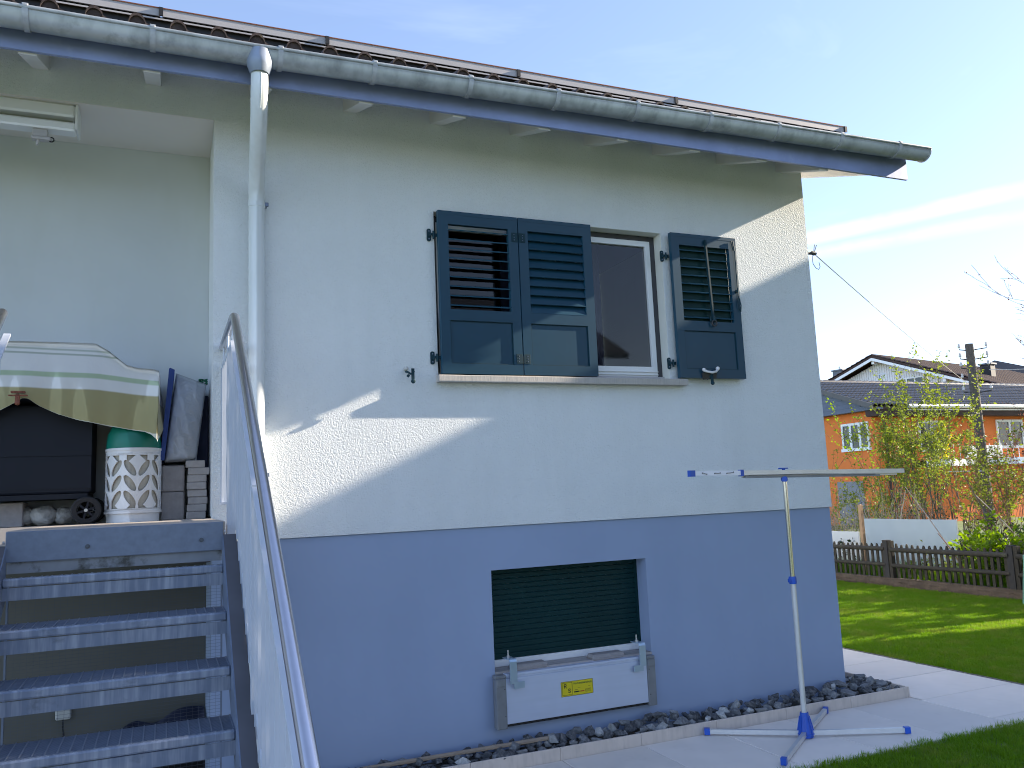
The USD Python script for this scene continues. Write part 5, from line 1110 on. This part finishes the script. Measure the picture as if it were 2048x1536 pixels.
# ================================================================== OUT OF VIEW: trees to the right that shade the wall, as the sun's patches show
def crown_tree(name, lab, base, trunk_h, blobs, seed, size, m='evergreen'):
    """blobs: (centre, radius, how densely leaved); the leaves fill each blob, thicker towards its outside."""
    g = np.random.default_rng(seed); t = thing(name, lab, 'tree')
    b = np.array(base, float); top = max(c[2] + r * .7 for c, r, _ in blobs)
    S = [(np.array([b, [b[0], b[1], top * .5], [blobs[0][0][0], blobs[0][0][1], top]]), np.array([.22, .16, .05]))]
    for c, r, _ in blobs:
        for _ in range(5): S.append((np.array([[b[0], b[1], max(trunk_h, c[2] - r)], np.array(c) + g.normal(size=3) * r * .35]), np.array([.07, .02])))
    put('trunk', wood(S, 7), 'bark', t)
    P = []
    for c, r, tau in blobs:
        n = int(tau * math.pi * r * r / (.36 * size * size)); d = g.normal(size=(n, 3)); d /= np.linalg.norm(d, axis=1, keepdims=True)
        P.append(np.array(c) + d * (r * g.uniform(.2, 1.0, (n, 1)) ** .45) * (1 + .10 * (meshkit.noise(d * 3 + c[0]) - .5))[:, None])
    put('crown', leaves(np.vstack(P), size, g, .03, elong=1.5), m, t)
    return t
nh = thing('neighbour_house', 'tall house next door on the right, out of the picture, whose roof shades the wall', 'house')
NX, RYn, RZn, PT_ = 8.0, -.35, 7.16, .26
put('wall', ext_yz(Polygon([(-5.6, -.1), (.25, -.1), (.25, RZn - .30 - PT_ * .6), (RYn, RZn - .30), (-5.6, RZn - .30 - PT_ * 5.25)]), NX + .5, NX + 3.8), 'pink_wall', nh)
rfn = put('roof', [hull([(x_, y_, RZn - PT_ * abs(y_ - RYn) - d) for x_ in (NX, NX + 4.2) for y_ in (RYn, -6.2) for d in (0, .22)]), hull([(x_, y_, RZn - PT_ * abs(y_ - RYn) - d) for x_ in (NX, NX + 4.2) for y_ in (RYn, .55) for d in (0, .22)])], 'far_tile_brown', nh)
for y_ in (-4.4, -2.0):
    for z_ in (.9,):
        w = put('window', [bx(NX + .44, NX + .52, y_, y_ + 1.3, z_, z_ + .1), bx(NX + .44, NX + .52, y_, y_ + 1.3, z_ + 1.3, z_ + 1.4), bx(NX + .44, NX + .52, y_, y_ + .1, z_ + .1, z_ + 1.3), bx(NX + .44, NX + .52, y_ + 1.2, y_ + 1.3, z_ + .1, z_ + 1.3)], 'white_metal', nh)
        put('pane', bx(NX + .47, NX + .48, y_ + .1, y_ + 1.2, z_ + .1, z_ + 1.3), 'far_glass', w)
crown_tree('evergreen_tree', 'tall evergreen tree before the house next door, out of the picture', (6.6, -4.4, 0), 2.0, [((6.6, -3.95, 6.0), 2.15, 3.4), ((6.7, -4.4, 3.6), 2.2, 2.0), ((6.7, -6.3, 4.8), 2.2, 2.4)], 72, .15)
crown_tree('garden_tree', 'small leafy tree beside the house next door, out of the picture', (8.4, 1.2, 0), 1.2, [((8.5, 1.0, 3.1), .75, .8), ((7.9, 1.75, 2.3), .45, .6)], 74, .11, 'leaf')
crown_tree('garden_tree', 'light leaved garden tree right of the picture dappling the back lawn', (13.6, 2.4, 0), 2.2, [((13.6, 1.4, 4.4), .95, .8), ((13.8, 2.6, 3.9), .8, .6), ((13.4, 3.9, 4.6), .8, .6)], 73, .12, 'leaf')
ah = thing('house_across', 'house across the front lawn behind the viewer, only mirrored in the panes', 'house')
put('wall', ext_yz(Polygon([(-30, -.1), (-20, -.1), (-20, 6.6), (-25, 9.4), (-30, 6.6)]), -3.5, 9.3), 'brown_wood', ah)
put('roof', [hull([(x_, y_, 9.75 - .56 * abs(y_ + 25) - d) for x_ in (-4.2, 9.9) for y_ in (-25, -19.2) for d in (0, .2)]), hull([(x_, y_, 9.75 - .56 * abs(y_ + 25) - d) for x_ in (-4.2, 9.9) for y_ in (-25, -30.8) for d in (0, .2)])], 'far_tile', ah)
for x_ in (-1.5, 2.5, 6.0):
    put('window', bx(x_, x_ + 1.3, -19.99, -19.95, 3.6, 5.0), 'white_metal', ah)
